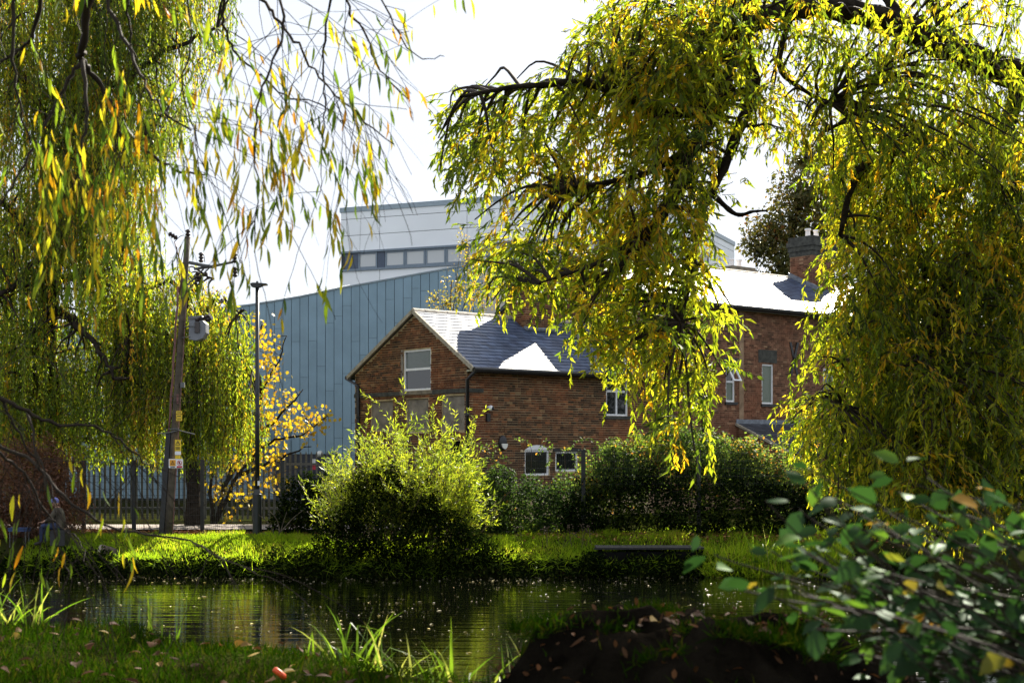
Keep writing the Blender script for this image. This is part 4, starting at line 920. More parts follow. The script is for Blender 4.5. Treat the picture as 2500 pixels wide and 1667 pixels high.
# ------------------------------------------------------------ plants: growth helpers
K_ = 2500/2352
def S2(poly): return np.array(poly, float)*K_          # outline measured on a 2352-pixel-wide copy of the photograph
def in_poly_np(x, y, poly):
    ins = np.zeros(x.shape, bool); n = len(poly); j = n-1
    for i in range(n):
        xi, yi = poly[i]; xj, yj = poly[j]
        with np.errstate(divide='ignore', invalid='ignore'):
            c = ((yi > y) != (yj > y)) & (x < (xj-xi)*(y-yi)/(yj-yi+1e-12)+xi)
        ins ^= c; j = i
    return ins
def proj_np(P): return 1250+F*P[..., 0]/P[..., 1], HOR-F*(P[..., 2]-EYE)/P[..., 1]
def at_np(px, py, Y): return np.stack([(px-1250)/F*Y, Y, EYE+(HOR-py)/F*Y], -1)
def sample_poly(poly, n):
    lo, hi = poly.min(0), poly.max(0); out = np.zeros((0, 2))
    while len(out) < n:
        p = rng.uniform(lo, hi, (n*3, 2)); out = np.concatenate([out, p[in_poly_np(p[:, 0], p[:, 1], poly)]])
    return out[:n]

def grow(P0, D0, length, step, droop, jitter, keep=None):
    """strands: each moves on along its direction and is pulled down; returns (n,k,3) points and (n,k) alive"""
    n = len(P0); k = int(np.max(length)/step)+1
    P = P0.copy(); D = norm(D0.copy()); pts = [P.copy()]; dirs = [D.copy()]; alive = [np.ones(n, bool)]
    for i in range(1, k+1):
        D = norm(D+np.array([0, 0, -1.0])*np.asarray(droop).reshape(-1, 1)+rng.normal(0, jitter, (n, 3)))
        P = P+D*step; a = alive[-1] & (i*step < length)
        if keep is not None: a &= keep(P)
        pts.append(P.copy()); dirs.append(D.copy()); alive.append(a)
    return np.stack(pts, 1), np.stack(dirs, 1), np.stack(alive, 1)

def strand_twigs(name, mat, pts, alive, r0, parent, every=2, kind='stuff'):
    """thin three-sided twigs along the strands, one mesh"""
    p = pts[:, ::every]; a = alive[:, ::every]; A, B = p[:, :-1], p[:, 1:]; ok = a[:, 1:]
    idx = np.broadcast_to(np.arange(A.shape[1])[None, :], ok.shape)[ok]; A, B = A[ok], B[ok]
    if not len(A): return
    d = norm(B-A); x = norm(np.cross(d, np.array([.31, .9, .3]))); y = np.cross(d, x)
    K = max(1, pts.shape[1]//every); ra = r0*(1-.75*idx/K)[:, None]; rb = r0*(1-.75*(idx+1)/K)[:, None]
    vs = []
    for c, r in ((A, ra), (B, rb)):
        for ang in (0, 2.094, 4.189): vs.append(c+(x*math.cos(ang)+y*math.sin(ang))*r)
    V = np.stack(vs, 1); n = len(V)
    tl = np.array([0,1,4,3, 1,2,5,4, 2,0,3,5]); loops = (tl[None]+np.arange(n)[:, None]*6).ravel(); starts = np.arange(n*3)*4
    return np_mesh(name, mat, V.reshape(-1, 3), loops, starts, rng.random(n*6), parent, kind)

def strand_leaves(name, mat, pts, dirs, alive, per, L, W, shape, parent, tint, spread=.6, down=.35, skip=0, kind='stuff', Lv=.25):
    """leaves set along the living parts of the strands"""
    n, k, _ = pts.shape; Ps, Ds, Ts, Ns = [], [], [], []
    sh = tint(n) if callable(tint) else tint
    for r in range(per):
        f = rng.random((n, k-1, 1)); P = pts[:, :-1]*(1-f)+pts[:, 1:]*f; ok = alive[:, 1:].copy(); ok[:, :skip] = False
        if 0 < per-r < 1: ok &= rng.random(ok.shape) < per-r
        D = dirs[:, 1:]; side = norm(rng.normal(0, 1, D.shape)); side = side-D*(side*D).sum(-1, keepdims=True)
        d = norm(D*.55+norm(side)*spread*rng.uniform(.3, 1.1, (n, k-1, 1))+np.array([0, 0, -1.0])*down)
        t = np.clip(sh[:, None]+rng.normal(0, .13, (n, k-1)), 0, 1)
        Ps.append(P[ok]); Ds.append(d[ok]); Ts.append(t[ok])
    P = np.concatenate(Ps); D = np.concatenate(Ds); T = np.concatenate(Ts)
    N = rng.normal(0, 1, P.shape)+np.array([0, -.3, .35])
    Ls = L*np.exp(rng.normal(0, Lv, len(P)))
    return leaves(name, mat, P, D, N, Ls, W/L*Ls, T, shape, parent, kind)

def limb_pts(pts, n=6): return spline([np.array(at(x*K_, y*K_, Y)) for x, y, Y in pts], n)
def wobble(l, a): l = l.copy(); l[1:-1] += rng.normal(0, a, l[1:-1].shape); return l
def limb(parent, pts, r0, r1, mat='bark', sides=9, name='branch'):
    k = len(pts); s = MB(); rad = [(r0+(r1-r0)*(i/(k-1))**.8)*(1+.12*math.sin(i*1.9)) for i in range(k)]
    s.tube([Vector(p) for p in pts], rad, sides); return s.build(name, M[mat], parent, smooth=True)
def twig_to(targets, wood, r0, r1, parent, mat, sag=.15, name='twigs', jit=.05, up=0.0):
    """each foliage clump is joined to the nearest wood by a curved twig"""
    lines, rads = [], []
    for c in targets:
        d = ((wood-c)**2).sum(1)+np.where(wood[:, 2] < c[2]-.4, 3.0, 0)*0; b = wood[np.argmin(d)]
        k_ = min(1.0, float(np.linalg.norm(c-b))*.55); m1 = b*.66+c*.34+rng.normal(0, jit*k_, 3)+np.array([0, 0, sag*k_]); m2 = b*.3+c*.7+rng.normal(0, jit*k_, 3)+np.array([0, 0, sag*1.1*k_])
        l = spline([b, m1, m2, c], 3); lines.append(l); rads.append(np.linspace(r0, r1, len(l)))
    return tubes_np(name, M[mat], lines, rads, 5, parent, kind='stuff')

def willow_mass(root, poly, n_cl, n_str, depth, length, wood, leafL, leafW, per, step, shape, mat, tint, holes=(), droop=.22, wind=(-.12, 0), fan=.9, clr=.25, jitter=.10, twig_r=.004, joinr=(.022, .007), edge=24, twigs=True, keepout=None, join_mat='twig_dark', gaps=1.0):
    c = sample_poly(poly, n_cl)
    if gaps: gx_ = lumps(c[:, 0]*.011*gaps, c[:, 1]*.009*gaps); c = c[gx_+rng.normal(0, .35, len(c)) > -.55]
    if holes:
        ok = np.ones(len(c), bool)
        for h in holes: ok &= ~in_poly_np(c[:, 0], c[:, 1], h)
        c = c[ok]
    Y = rng.uniform(*depth, len(c)); C = at_np(c[:, 0], c[:, 1], Y)
    if keepout is not None: C = C[~keepout(C)]
    twig_to(C, wood, joinr[0], joinr[1], root, join_mat, sag=.18)
    m = np.maximum(2, rng.poisson(n_str, len(C))); idx = np.repeat(np.arange(len(C)), m)
    P0 = C[idx]+rng.normal(0, clr, (len(idx), 3))*np.array([1, 1, .6])
    ang = rng.uniform(0, 2*math.pi, len(idx)); D0 = np.stack([np.cos(ang)*fan+wind[0], np.sin(ang)*fan+wind[1], rng.uniform(-.3, .35, len(idx))], -1)
    ex = rng.normal(0, edge, len(idx))+rng.normal(0, edge*.8, len(C))[idx]; ey = rng.normal(0, edge*1.3, len(idx))+rng.normal(0, edge, len(C))[idx]
    def keep(P):
        x, y = proj_np(P); x = x+ex; y = y+ey; k = in_poly_np(x, y, poly)
        for h in holes: k &= ~in_poly_np(x, y, h)
        if keepout is not None: k &= ~keepout(P)
        return k & (P[:, 2] > .15)
    ln = rng.uniform(*length, len(idx))*rng.uniform(.6, 1.25, len(C))[idx]
    pts, dirs, alive = grow(P0, D0, ln, step, np.full(len(idx), droop), jitter, keep)
    if twigs: strand_twigs('hanging_twigs', M['twig'], pts, alive, twig_r, root)
    ct = tint(len(C))[idx]+rng.normal(0, .08, len(idx))
    strand_leaves('foliage', M[mat], pts, dirs, alive, per, leafL, leafW, shape, root, np.clip(ct, 0, 1))
    return C

# ------------------------------------------------------------ big willow at the right
wil = thing('willow_tree', Vector((8.7, 18.6, gz(8.7, 18.6))), 'large willow at right, dark limbs arching over the pond, leaves turning yellow', 'tree')
base = np.array([8.7, 18.6, gz(8.7, 18.6)-.1])
trunk = spline([base, base+[-.1,0,1.2], base+[.05,.1,3.0], base+[-.25,0,4.8], np.array(at(2640, 140, 18.3))], 5); limb(wil, trunk, .55, .30, name='trunk', sides=14)
W_ = [limb_pts(l) for l in (
 [(2480,130,18.3),(2352,172,18.0),(2200,118,17.6),(2080,66,17.2),(1950,26,16.8),(1820,22,16.4),(1720,58,16.0),(1682,112,15.8),(1652,230,15.5),(1585,340,15.2),(1560,420,15.0),(1500,520,14.8),(1420,620,14.6)],
 [(1720,58,16.0),(1704,112,16.0),(1732,200,16.2),(1700,290,16.0),(1662,385,15.8),(1625,455,15.6),(1606,520,15.5),(1585,640,15.2),(1562,740,15.0)],
 [(1652,230,15.5),(1540,262,15.2),(1430,215,15.0),(1330,190,14.8),(1250,196,14.6),(1180,200,14.5),(1060,222,14.3)],
 [(1640,450,15.6),(1690,492,15.4),(1730,486,15.3),(1762,484,15.2)],
 [(2080,66,17.2),(2040,0,17.5),(1960,-120,18)], [(2200,118,17.6),(2150,20,18),(2120,-140,18.5)],
 [(2352,172,18.0),(2290,330,18.4),(2200,420,18.6),(2090,520,18.6),(2020,640,18.4)],
 [(2480,330,18.4),(2352,345,18.4),(2240,370,18.2),(2150,330,17.8),(2020,360,17.4),(1960,420,17.2),(1930,540,17.0)],
 [(2080,66,17.2),(2020,170,16.8),(1960,260,16.6),(1900,300,16.5)], [(1820,22,16.4),(1790,150,16.2),(1850,210,16.0),(1905,235,15.9)],
 [(2480,330,18.4),(2400,560,19.2),(2300,760,19.6),(2250,920,19.6)], [(1585,340,15.2),(1480,400,15.0),(1380,420,14.8),(1300,430,14.6)], [(1500,520,14.8),(1380,600,14.4),(1240,650,14.2)],
 [(2020,640,18.4),(1965,780,18.2),(1935,930,18.1)], [(2300,760,19.6),(2170,900,19.2),(2070,1010,18.8)], [(2250,920,19.6),(2200,1040,19.4),(2150,1120,19.2)], [(2090,520,18.6),(2140,700,18.2),(2120,840,17.8)])]
for l, r in zip(W_, ((.21,.05),(.10,.025),(.075,.018),(.035,.010),(.09,.05),(.10,.05),(.13,.04),(.17,.03),(.06,.02),(.045,.015),(.12,.03),(.045,.012),(.04,.01),(.04,.012),(.035,.012),(.03,.01),(.04,.012))): limb(wil, l, *r)
lk = np.array(at(2640,140,18.3)); limb(wil, spline([lk, np.array(at(2590,300,18.4)), np.array(at(2480*K_,330*K_,18.4))], 4), .2, .17)
limb(wil, spline([trunk[-1], np.array(at(2480*K_,130*K_,18.3))], 3), .28, .21)
wood = np.concatenate(W_); wood_r = np.concatenate([W_[i] for i in (6,7,8,10,13,14,15,16)]); wood_l = np.concatenate([W_[i] for i in (0,1,2,3,11,12)])
POLY_L = S2([(1380,-60),(1340,60),(1300,130),(1290,175),(1200,180),(1120,180),(1040,195),(1005,250),(990,290),(1005,340),(1010,400),(1050,430),(1058,470),(1080,560),(1095,560),(1098,470),(1130,455),(1180,430),(1240,430),(1230,460),(1170,500),(1130,520),(1115,560),(1085,590),(1100,620),(1072,650),(1085,690),(1108,740),(1126,735),(1140,650),(1172,650),(1182,735),(1196,730),(1202,650),(1245,690),(1262,650),(1290,810),(1310,770),(1345,750),(1358,870),(1378,870),(1395,955),(1412,870),(1445,890),(1478,935),(1500,1010),(1540,1000),(1560,1060),(1605,1155),(1622,1060),(1620,960),(1650,900),(1690,880),(1722,760),(1690,700),(1650,690),(1640,620),(1620,560),(1645,480),(1660,400),(1700,330),(1740,300),(1760,-60)])
POLY_T = S2([(1500,-90),(2420,-90),(2420,400),(1900,430),(1880,280),(1850,190),(1780,120),(1700,150),(1690,250),(1660,380),(1560,420),(1480,300)])
POLY_R = S2([(1900,260),(2450,260),(2450,1235),(2240,1215),(2160,1180),(2060,1225),(1990,1180),(1960,1130),(1900,1150),(1870,1080),(1830,1060),(1800,1030),(1795,985),(1812,940),(1836,900),(1830,850),(1865,800),(1880,720),(1868,650),(1905,560),(1890,430)])
HOLE = [S2([(1690,130),(1760,90),(1840,90),(1890,150),(1890,300),(1850,380),(1810,330),(1760,340),(1710,300)])]
tn = lambda mu, sd: (lambda n: np.clip(rng.normal(mu, sd, n), 0, 1))
willow_mass(wil, POLY_L, 340, 8, (14.4, 16.2), (.45, 1.1), wood_l, .105, .026, 2, .07, 'fold', 'willow', tn(.60, .2), wind=(-.35, -.1), droop=.15, jitter=.13)
willow_mass(wil, POLY_T, 190, 7, (15.2, 18.2), (.5, 1.2), wood, .10, .025, 2, .07, 'fold', 'willow', tn(.55, .2))
willow_mass(wil, HOLE[0], 26, 6, (15.5, 17.5), (.5, 1.0), wood, .10, .025, 2, .07, 'fold', 'willow', tn(.62, .2), gaps=0)
willow_mass(wil, POLY_R, 480, 9, (17.0, 20.0), (.5, 1.5), wood_r, .095, .024, 2, .065, 'fold', 'willow', tn(.54, .22), droop=.16, jitter=.15, wind=(-.25, 0))
POLY_D = S2([(2060,420),(2450,380),(2450,1230),(2200,1200),(2040,1190),(1950,1120),(1920,900),(1980,640)])
willow_mass(wil, POLY_D, 260, 9, (18.6, 21.0), (.6, 1.6), wood_r, .095, .026, 2, .07, 'far', 'willow', tn(.34, .2), droop=.18, jitter=.14, gaps=.7, twigs=False)
# unseen crown above the frame, placed to throw shade on the near bank
top_poly = np.array([(1000,-620),(2900,-700),(2900,-70),(1200,-70)], float)
UPL = [spline([np.array(at(*q)) for q in l], 6) for l in ([(2640,140,18.3),(2560,-150,15.6),(2300,-280,13.8),(1900,-330,13.3),(1500,-320,13.2),(1150,-260,13.2)], [(2300,-280,13.8),(2450,-450,13.4),(2700,-520,13.3)], [(1900,-330,13.3),(1700,-480,13.2),(1450,-520,13.2)], [(2560,-150,15.6),(2400,-120,13.8),(2100,-130,13.4)])]
for l, r in zip(UPL, ((.20,.03),(.08,.02),(.07,.02),(.07,.02))): limb(wil, l, *r)
willow_mass(wil, top_poly, 150, 8, (12.4, 14.2), (.5, .9), np.concatenate(UPL), .13, .04, 2, .10, 'far', 'willow', tn(.45, .2), joinr=(.02, .008))

# ------------------------------------------------------------ weeping willows behind the pole
wwa = thing('willow_tree', Vector((-14.2, 43.5, 0)), 'tall weeping willow at left, curtains of fine green strands', 'tree')
tb_ = np.array([-14.2, 43.5, -.1])
tr = spline([tb_, tb_+[.1,0,2.5], tb_+[-.1,.1,6], tb_+[.4,0,9.5], tb_+[.9,0,14]], 5); limb(wwa, tr, .55, .16, name='trunk', sides=12)
WB = [spline([np.array(at(x*K_, y*K_, Y)) for x, y, Y in l], 5) for l in (
 [(95,640,43.5),(180,640,43),(260,640,42.5),(330,700,42)], [(105,500,43.5),(180,420,42.5),(300,330,42),(380,260,41.6)], [(110,380,43.5),(220,230,43),(380,120,42.5),(500,60,42.3)],
 [(100,560,43.5),(20,480,43),(-60,440,42.5)], [(120,240,43.5),(210,60,43),(330,-60,42.5),(430,-100,42)], [(115,300,43.5),(40,160,42.6),(-40,90,42)], [(110,700,43.5),(170,740,42),(220,790,41),(260,870,40.6)], [(108,650,43.5),(40,660,42),(-20,690,41.5)])]
for l in WB: limb(wwa, wobble(l, .06), .17, .04)
PA1 = S2([(-60,-120),(560,-120),(548,0),(540,60),(520,120),(475,190),(440,280),(395,335),(345,420),(335,500),(352,590),(370,640),(350,760),(345,960),(330,1040),(300,1000),(250,1060),(215,1020),(180,1070),(140,1020),(90,1050),(-60,1040)])
willow_mass(wwa, PA1, 640, 12, (41.4, 45.4), (1.2, 3.6), np.concatenate(WB+[tr]), .125, .036, 2, .12, 'far', 'willow_far', tn(.55, .2), droop=.42, wind=(0, 0), fan=.7, clr=.45, jitter=.06, twig_r=.005, joinr=(.05, .015), edge=13, gaps=.5)
wwb = thing('willow_tree', Vector((-9.5, 42.6, 0)), 'smaller weeping willow behind the utility pole, strands nearly to the ground', 'tree')
tb_ = np.array([-9.55, 42.6, -.1]); tr = spline([tb_, tb_+[0,0,1.6], tb_+[-.1,0,3.2], tb_+[.2,0,5.4]], 4); limb(wwb, tr, .26, .12, name='trunk', sides=12)
WB = [spline([np.array(at(x*K_, y*K_, Y)) for x, y, Y in l], 5) for l in ([(440,760,42.6),(500,690,42.3),(550,720,42)], [(440,720,42.6),(400,650,42.3),(350,660,42)], [(440,680,42.6),(450,630,42.3),(490,640,42.0)], [(440,800,42.6),(360,760,42.2),(300,770,42)], [(440,820,42.6),(520,800,42.8),(570,830,43)])]
for l in WB: limb(wwb, wobble(l, .05), .09, .03)
PA2 = S2([(290,650),(350,600),(430,605),(470,640),(520,672),(560,690),(580,740),(590,850),(602,960),(604,1050),(585,1010),(560,1065),(535,1020),(505,1090),(480,1040),(440,1100),(415,1050),(385,1085),(340,1080),(300,1040),(270,1060),(230,1000),(250,760)])
willow_mass(wwb, PA2, 230, 11, (41.2, 43.6), (1.0, 3.0), np.concatenate(WB), .115, .034, 2, .11, 'far', 'willow_far', tn(.54, .2), droop=.42, wind=(0, 0), fan=.6, clr=.35, jitter=.06, twig_r=.005, joinr=(.04, .012), edge=11, gaps=.5)

# ------------------------------------------------------------ other trees: limbs, lumps of leaves
def lump_cloud(ells, n, shell=.45):
    """points in the outer part of a union of ellipsoids, with the outward direction"""
    e = np.array(ells, float); wts = (e[:, 3]*e[:, 4]*e[:, 5])**(2/3); k = rng.choice(len(e), n, p=wts/wts.sum())
    d = norm(rng.normal(0, 1, (n, 3))); r = 1-shell*rng.random(n)**1.3
    r = r*(1+.16*np.sin(d[:, 0]*7+k)+.12*np.sin(d[:, 2]*9+2*k+d[:, 1]*5))
    P = e[k, :3]+d*r[:, None]*e[k, 3:6]; keep = np.ones(n, bool)
    for j in range(len(e)):
        q = ((P-e[j, :3])/e[j, 3:6]); keep &= ~((q**2).sum(1) < .38) | (k == j)
    return P[keep], d[keep], k[keep]
def leafy(root, name, ells, n, L, W, mat, tint, shape='far', shell=.45, tuft=0):
    P, d, k = lump_cloud(ells, n, shell)
    if tuft: P = P+rng.normal(0, tuft, P.shape)
    D = rng.normal(0, 1, P.shape)+d*.5+np.array([0, 0, -.5]); N = d*.6+np.array([0, 0, .8])+rng.normal(0, .7, P.shape)
    T = np.clip(tint(len(P))+.12*np.sin(P[:, 0]*2.1+P[:, 2]*2.7), 0, 1); s = L*np.exp(rng.normal(0, .25, len(P)))
    return leaves(name, M[mat], P, D, N, s, s*W/L, T, shape, root)
def lumps_px(lst): return [(*at(px, py, Y), rx/F*Y, dp, ry/F*Y) for px, py, Y, rx, ry, dp in lst]
def tree(label, base, lumps_, n, L, W, mat, tint, r=.3, shell=.6, name='broadleaf_tree', tuft=0, sub=0, bark='bark'):
    t = thing(name, Vector(base), label, 'tree'); b = np.array(base, float)-[0, 0, .1]; e = np.array(lumps_)
    c = e[:, :3].mean(0); top = np.array([b[0]+(c[0]-b[0])*.6, b[1], c[2]]); tr = spline([b, b*.6+top*.4+rng.normal(0, .1, 3), top], 6)
    limb(t, tr, r, r*.4, name='trunk', mat=bark)
    for q in e: limb(t, spline([tr[int(len(tr)*.55)+rng.integers(0, 4)], (tr[-2]+q[:3])/2+[0, 0, -.2], q[:3]], 4), r*.35, r*.08, mat=bark)
    if sub:
        tg = np.concatenate([q[:3]+rng.normal(0, .5, (sub, 3))*q[3:6] for q in e]); twig_to(tg, e[:, :3], r*.08, r*.03, t, 'twig_dark', sag=.0, jit=.2)
    leafy(t, 'foliage', lumps_, n, L, W, mat, tint, shell=shell, tuft=tuft); return t
tree('round-crowned tree with brownish leaves rising behind the taller house', (13.6, 74, 0), lumps_px([(1960,480,74,85,75,2.2),(1890,570,74,75,70,2.0),(2010,580,73,100,90,2.5),(1940,640,73,90,60,2.0),(2060,500,74,90,90,2.4),(1965,395,75,45,40,1.0),(2020,370,75,60,50,1.2),(1850,600,74,40,40,1.0)]), 17000, .20, .13, 'oak', tn(.45, .25), r=.4, shell=.85, sub=16)
bt = tree('slender pale birch with sparse yellow leaves behind the cottage ridge', (-2.9, 58, 0), lumps_px([(1120,700,58,45,50,.7),(1090,740,58,45,35,.6),(1150,640,58,40,60,.6),(1165,720,58,45,60,.7),(1130,590,58,18,45,.3),(1065,730,58,30,25,.4)]), 1500, .09, .055, 'birch', tn(.5, .25), r=.07, shell=1.0, name='birch_tree', sub=14, bark='bark_pale')
# yellow maple by the palisade
mp_ = thing('maple_tree', Vector((-9.0, 44.2, 0)), 'small maple with bright yellow-orange leaves in front of the grey hall', 'tree')
mb0 = np.array([-9.0, 44.2, -.1]); mw = []
for l in ([(520,1300),(545,1200),(600,1090),(640,960),(680,880),(700,820)], [(530,1270),(580,1160),(660,1080),(740,1060),(800,1015)], [(520,1300),(515,1180),(540,1090),(575,1000)], [(600,1090),(680,1020),(740,950)], [(640,960),(625,870),(640,790)], [(580,1160),(680,1120),(760,1090)], [(545,1200),(560,1120),(500,1060)]):
    q = spline([np.array(at(x, y, 44.2+.25*math.sin(i*2.1+x))) for i, (x, y) in enumerate(l)], 5); mw.append(q); limb(mp_, wobble(q, .03), .075, .014, name='trunk' if len(mw) == 1 else 'branch')
mwood = np.concatenate(mw)
tg = np.concatenate([sample_poly(np.array(p, float), n) for p, n in (([(615,800),(640,780),(665,830),(690,900),(730,960),(750,1050),(690,1010),(620,1000),(615,900)], 46), ([(560,1000),(640,1000),(740,1010),(800,1005),(812,1035),(720,1090),(690,1130),(560,1120)], 66), ([(470,1080),(690,1100),(700,1150),(650,1240),(560,1280),(480,1200)], 40))])
TC = at_np(tg[:, 0], tg[:, 1], rng.uniform(43.3, 45.1, len(tg))); twig_to(TC, mwood, .013, .005, mp_, 'twig_dark', sag=.05, jit=.07)
idx = np.repeat(np.arange(len(TC)), rng.poisson(8, len(TC))); P = TC[idx]+rng.normal(0, .17, (len(idx), 3)); D = rng.normal(0, .6, P.shape)+[0, -.1, -.8]
leaves('foliage', M['maple'], P, D, rng.normal(0, .5, P.shape)+[0, -.7, .5], rng.uniform(.09, .15, len(P)), rng.uniform(.08, .13, len(P)), rng.beta(2, 2.4, len(P)), 'lobed', mp_)
# more trees out of the way of the house: right background, left background
tree('dark dense tree filling the gap behind the hanging willow at far right', (17.5, 45, 0), [(17.5,45,3.6,3.4,2.4,2.6), (15.2,44.5,2.2,2.2,1.8,2.0), (20.5,45,3.0,2.8,2.2,2.6), (18.2,45.5,6.0,2.8,2.2,2.0)], 16000, .13, .075, 'ivy', tn(.5, .25), r=.3)
tree('leafy green tree standing far behind the palisade at left', (-21, 58, 0), [(-21,58,6,4,3,4), (-24,57,4,3,2.5,3), (-18.6,58,4.5,2.5,2.5,3)], 12000, .16, .09, 'oak', tn(.4, .25), r=.35)
# rusty dead conifer
bc = thing('dead_conifer', Vector((-13.2, 38.0, 0)), 'rust-brown dried conifer bush at the far left bank', 'bush')
be = lumps_px([(20,1210,38.2,105,120,1.0),(110,1180,38.0,85,110,.9),(160,1250,37.9,55,80,.6),(70,1290,38,110,60,.8),(60,1130,38.3,80,60,.7)])
leafy(bc, 'foliage', be, 30000, .10, .022, 'brown', tn(.5, .25), shell=.7, tuft=.05)
for q in be: limb(bc, spline([np.array([-13.2,38.2,-.1]), np.array(q[:3])*.5+np.array([-13.2,38.2,.2])*.5, np.array(q[:3])], 4), .05, .012, mat='bark_pale', name='stem')

# ------------------------------------------------------------ shrubs along the far bank
def upright_shrub(label, bases, n_sh, height, lean, leafL, leafW, mat, tint, keep_poly=None, name='willow_shrub', side=6):
    b = np.array(bases, float); root = thing(name, Vector(b.mean(0)), label, 'shrub')
    k = rng.integers(0, len(b), n_sh); P0 = b[k]+rng.normal(0, .22, (n_sh, 3))*[1, 1, .1]
    cx = b[:, 0].mean(); D0 = np.stack([(P0[:, 0]-cx)*lean+rng.normal(0, .32, n_sh), rng.normal(-.08, .25, n_sh), np.full(n_sh, 1.0)], -1)
    ln = rng.uniform(.35, 1.12, n_sh)*height(P0[:, 0])
    def mk(n):
        if keep_poly is None: return None
        e_ = rng.normal(0, 24, (2, n)); return lambda P: in_poly_np(proj_np(P)[0]+e_[0], proj_np(P)[1]+e_[1], keep_poly)
    pts, dirs, al = grow(P0, D0, ln, .12, np.full(n_sh, .018), .04, mk(n_sh)); strand_twigs('stems', M['twig'], pts, al, .012, root)
    ok = al.copy(); ok[:, :3] = False; ii, jj = np.nonzero(ok); sel = rng.choice(len(ii), min(len(ii), n_sh*side), replace=len(ii) < n_sh*side); ii, jj = ii[sel], jj[sel]
    Q = pts[ii, jj]; d = dirs[ii, jj]+norm(rng.normal(0, 1, Q.shape))*.75
    p2, d2, a2 = grow(Q, d, rng.uniform(.25, .7, len(Q)), .07, np.full(len(Q), .01), .06, mk(len(Q)))
    strand_twigs('side_shoots', M['twig'], p2, a2, .004, root)
    tt = np.clip(tint(len(Q)), 0, 1)
    strand_leaves('foliage', M[mat], p2, d2, a2, 2, leafL, leafW, 'far', root, tt, spread=.7, down=-.02)
    return root
GP = np.array([(770,1190),(790,1130),(830,1100),(840,1060),(870,1020),(862,985),(905,1010),(950,1000),(975,960),(1000,1000),(1050,990),(1100,1050),(1115,1020),(1180,1010),(1190,1040),(1150,1100),(1180,1140),(1200,1230),(1190,1330),(1060,1390),(820,1390),(780,1290)], float)
def G_h(x): return 3.5-.95*np.abs(x+2.7)+.35*np.sin(x*5)
upright_shrub('bright yellow-green willow shrub on the far bank in front of the cottage gable', [(x, 36.0+.3*math.sin(x*3), .0) for x in np.linspace(-4.3, -1.2, 12)], 210, G_h, .30, .11, .022, 'sallow', tn(.55, .24), GP, side=9)
# a few long wands above it
wd = thing('willow_wands', Vector((-3.4, 35.6, 0)), 'few long willow wands standing above the bright shrub before the gable', 'shrub'); 
for i, (l, tipn) in enumerate((([(1010,1200),(985,1090),(960,1035),(920,985),(885,960)], 14), ([(1090,1200),(1060,1100),(1055,1030),(1062,985),(1080,970)], 12), ([(1120,1200),(1130,1100),(1150,1040),(1185,1000)], 14), ([(960,1200),(975,1060),(985,960),(980,930)], 8), ([(1040,1180),(1075,1080),(1110,1030),(1090,985)], 10))):
    q = spline([np.array(at(x, y, 35.4+.1*i)) for x, y in l], 5); limb(wd, q, .014, .004, mat='bark_pale', sides=5, name='stem')
    P = q[-tipn:].repeat(2, 0)+rng.normal(0, .015, (tipn*2, 3)); T_ = np.gradient(q, axis=0)[-tipn:].repeat(2, 0); D = norm(T_)+norm(rng.normal(0, 1, P.shape))*.8
    leaves('foliage', M['sallow'], P, D, rng.normal(0, 1, P.shape)+[0, 0, .6], .13, .028, np.clip(rng.normal(.7, .2, len(P)), 0, 1), 'fold', wd)
def bush(label, lst, n, L, W, mat, tint, cat='bush', name='bramble_bush', shell=.5, shape='far', stems=10):
    e = lumps_px(lst); a = np.array(e); root = thing(name, Vector((a[:, 0].mean(), a[:, 1].mean(), 0)), label, cat)
    leafy(root, 'foliage', e, n, L, W, mat, tint, shape=shape, shell=shell, tuft=.03)
    for i in range(stems):
        q = e[i % len(e)]; b = np.array([q[0]+rng.normal(0, .3), q[1]+rng.normal(0, .2), -.1]); tip = np.array(q[:3])+rng.normal(0, .4, 3)*np.array(q[3:6])
        limb(root, spline([b, (b+tip)/2+rng.normal(0, .15, 3), tip], 4), .018, .006, mat='twig', sides=5, name='stem')
    return root
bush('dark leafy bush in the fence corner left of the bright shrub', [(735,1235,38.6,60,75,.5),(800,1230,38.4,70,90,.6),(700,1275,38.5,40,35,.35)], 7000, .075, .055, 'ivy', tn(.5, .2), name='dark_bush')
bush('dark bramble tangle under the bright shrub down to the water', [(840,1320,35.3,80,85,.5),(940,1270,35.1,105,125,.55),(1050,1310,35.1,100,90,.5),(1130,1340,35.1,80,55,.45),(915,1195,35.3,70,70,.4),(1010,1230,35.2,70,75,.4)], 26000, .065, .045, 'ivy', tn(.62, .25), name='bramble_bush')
bush('dark green elder thicket behind the mesh fence below the cottage windows', [(1200,1235,38.5,75,85,.7),(1290,1245,38.4,90,85,.7),(1380,1250,38.2,85,90,.7),(1220,1170,38.7,40,30,.35)], 16000, .085, .05, 'bramble', tn(.38, .2), name='elder_bush')
br = bush('sunlit bramble thicket on the mesh fence beneath the taller house', [(1470,1170,38.2,70,75,.6),(1545,1140,38.2,75,85,.6),(1630,1110,38.2,75,75,.6),(1700,1120,38.0,80,80,.6),(1790,1140,37.9,75,80,.6),(1870,1165,37.7,80,75,.6),(1950,1190,37.6,70,80,.6),(1640,1075,38.3,45,35,.4),(1500,1110,38.3,35,30,.3),(1830,1100,38.1,40,30,.3)], 30000, .075, .055, 'bramble', tn(.66, .22), shell=.7, stems=16)
leafy(br, 'shaded_foliage', lumps_px([(1480,1240,37.8,95,80,.6),(1580,1230,37.7,110,95,.6),(1690,1235,37.5,110,90,.6),(1800,1240,37.3,110,85,.6),(1900,1250,37.1,100,75,.6),(1420,1265,37.8,70,55,.5)]), 24000, .075, .055, 'ivy', tn(.55, .25), shell=.5, tuft=.05)  # same hedge in darker leaf, shade of its lower half put in the colour
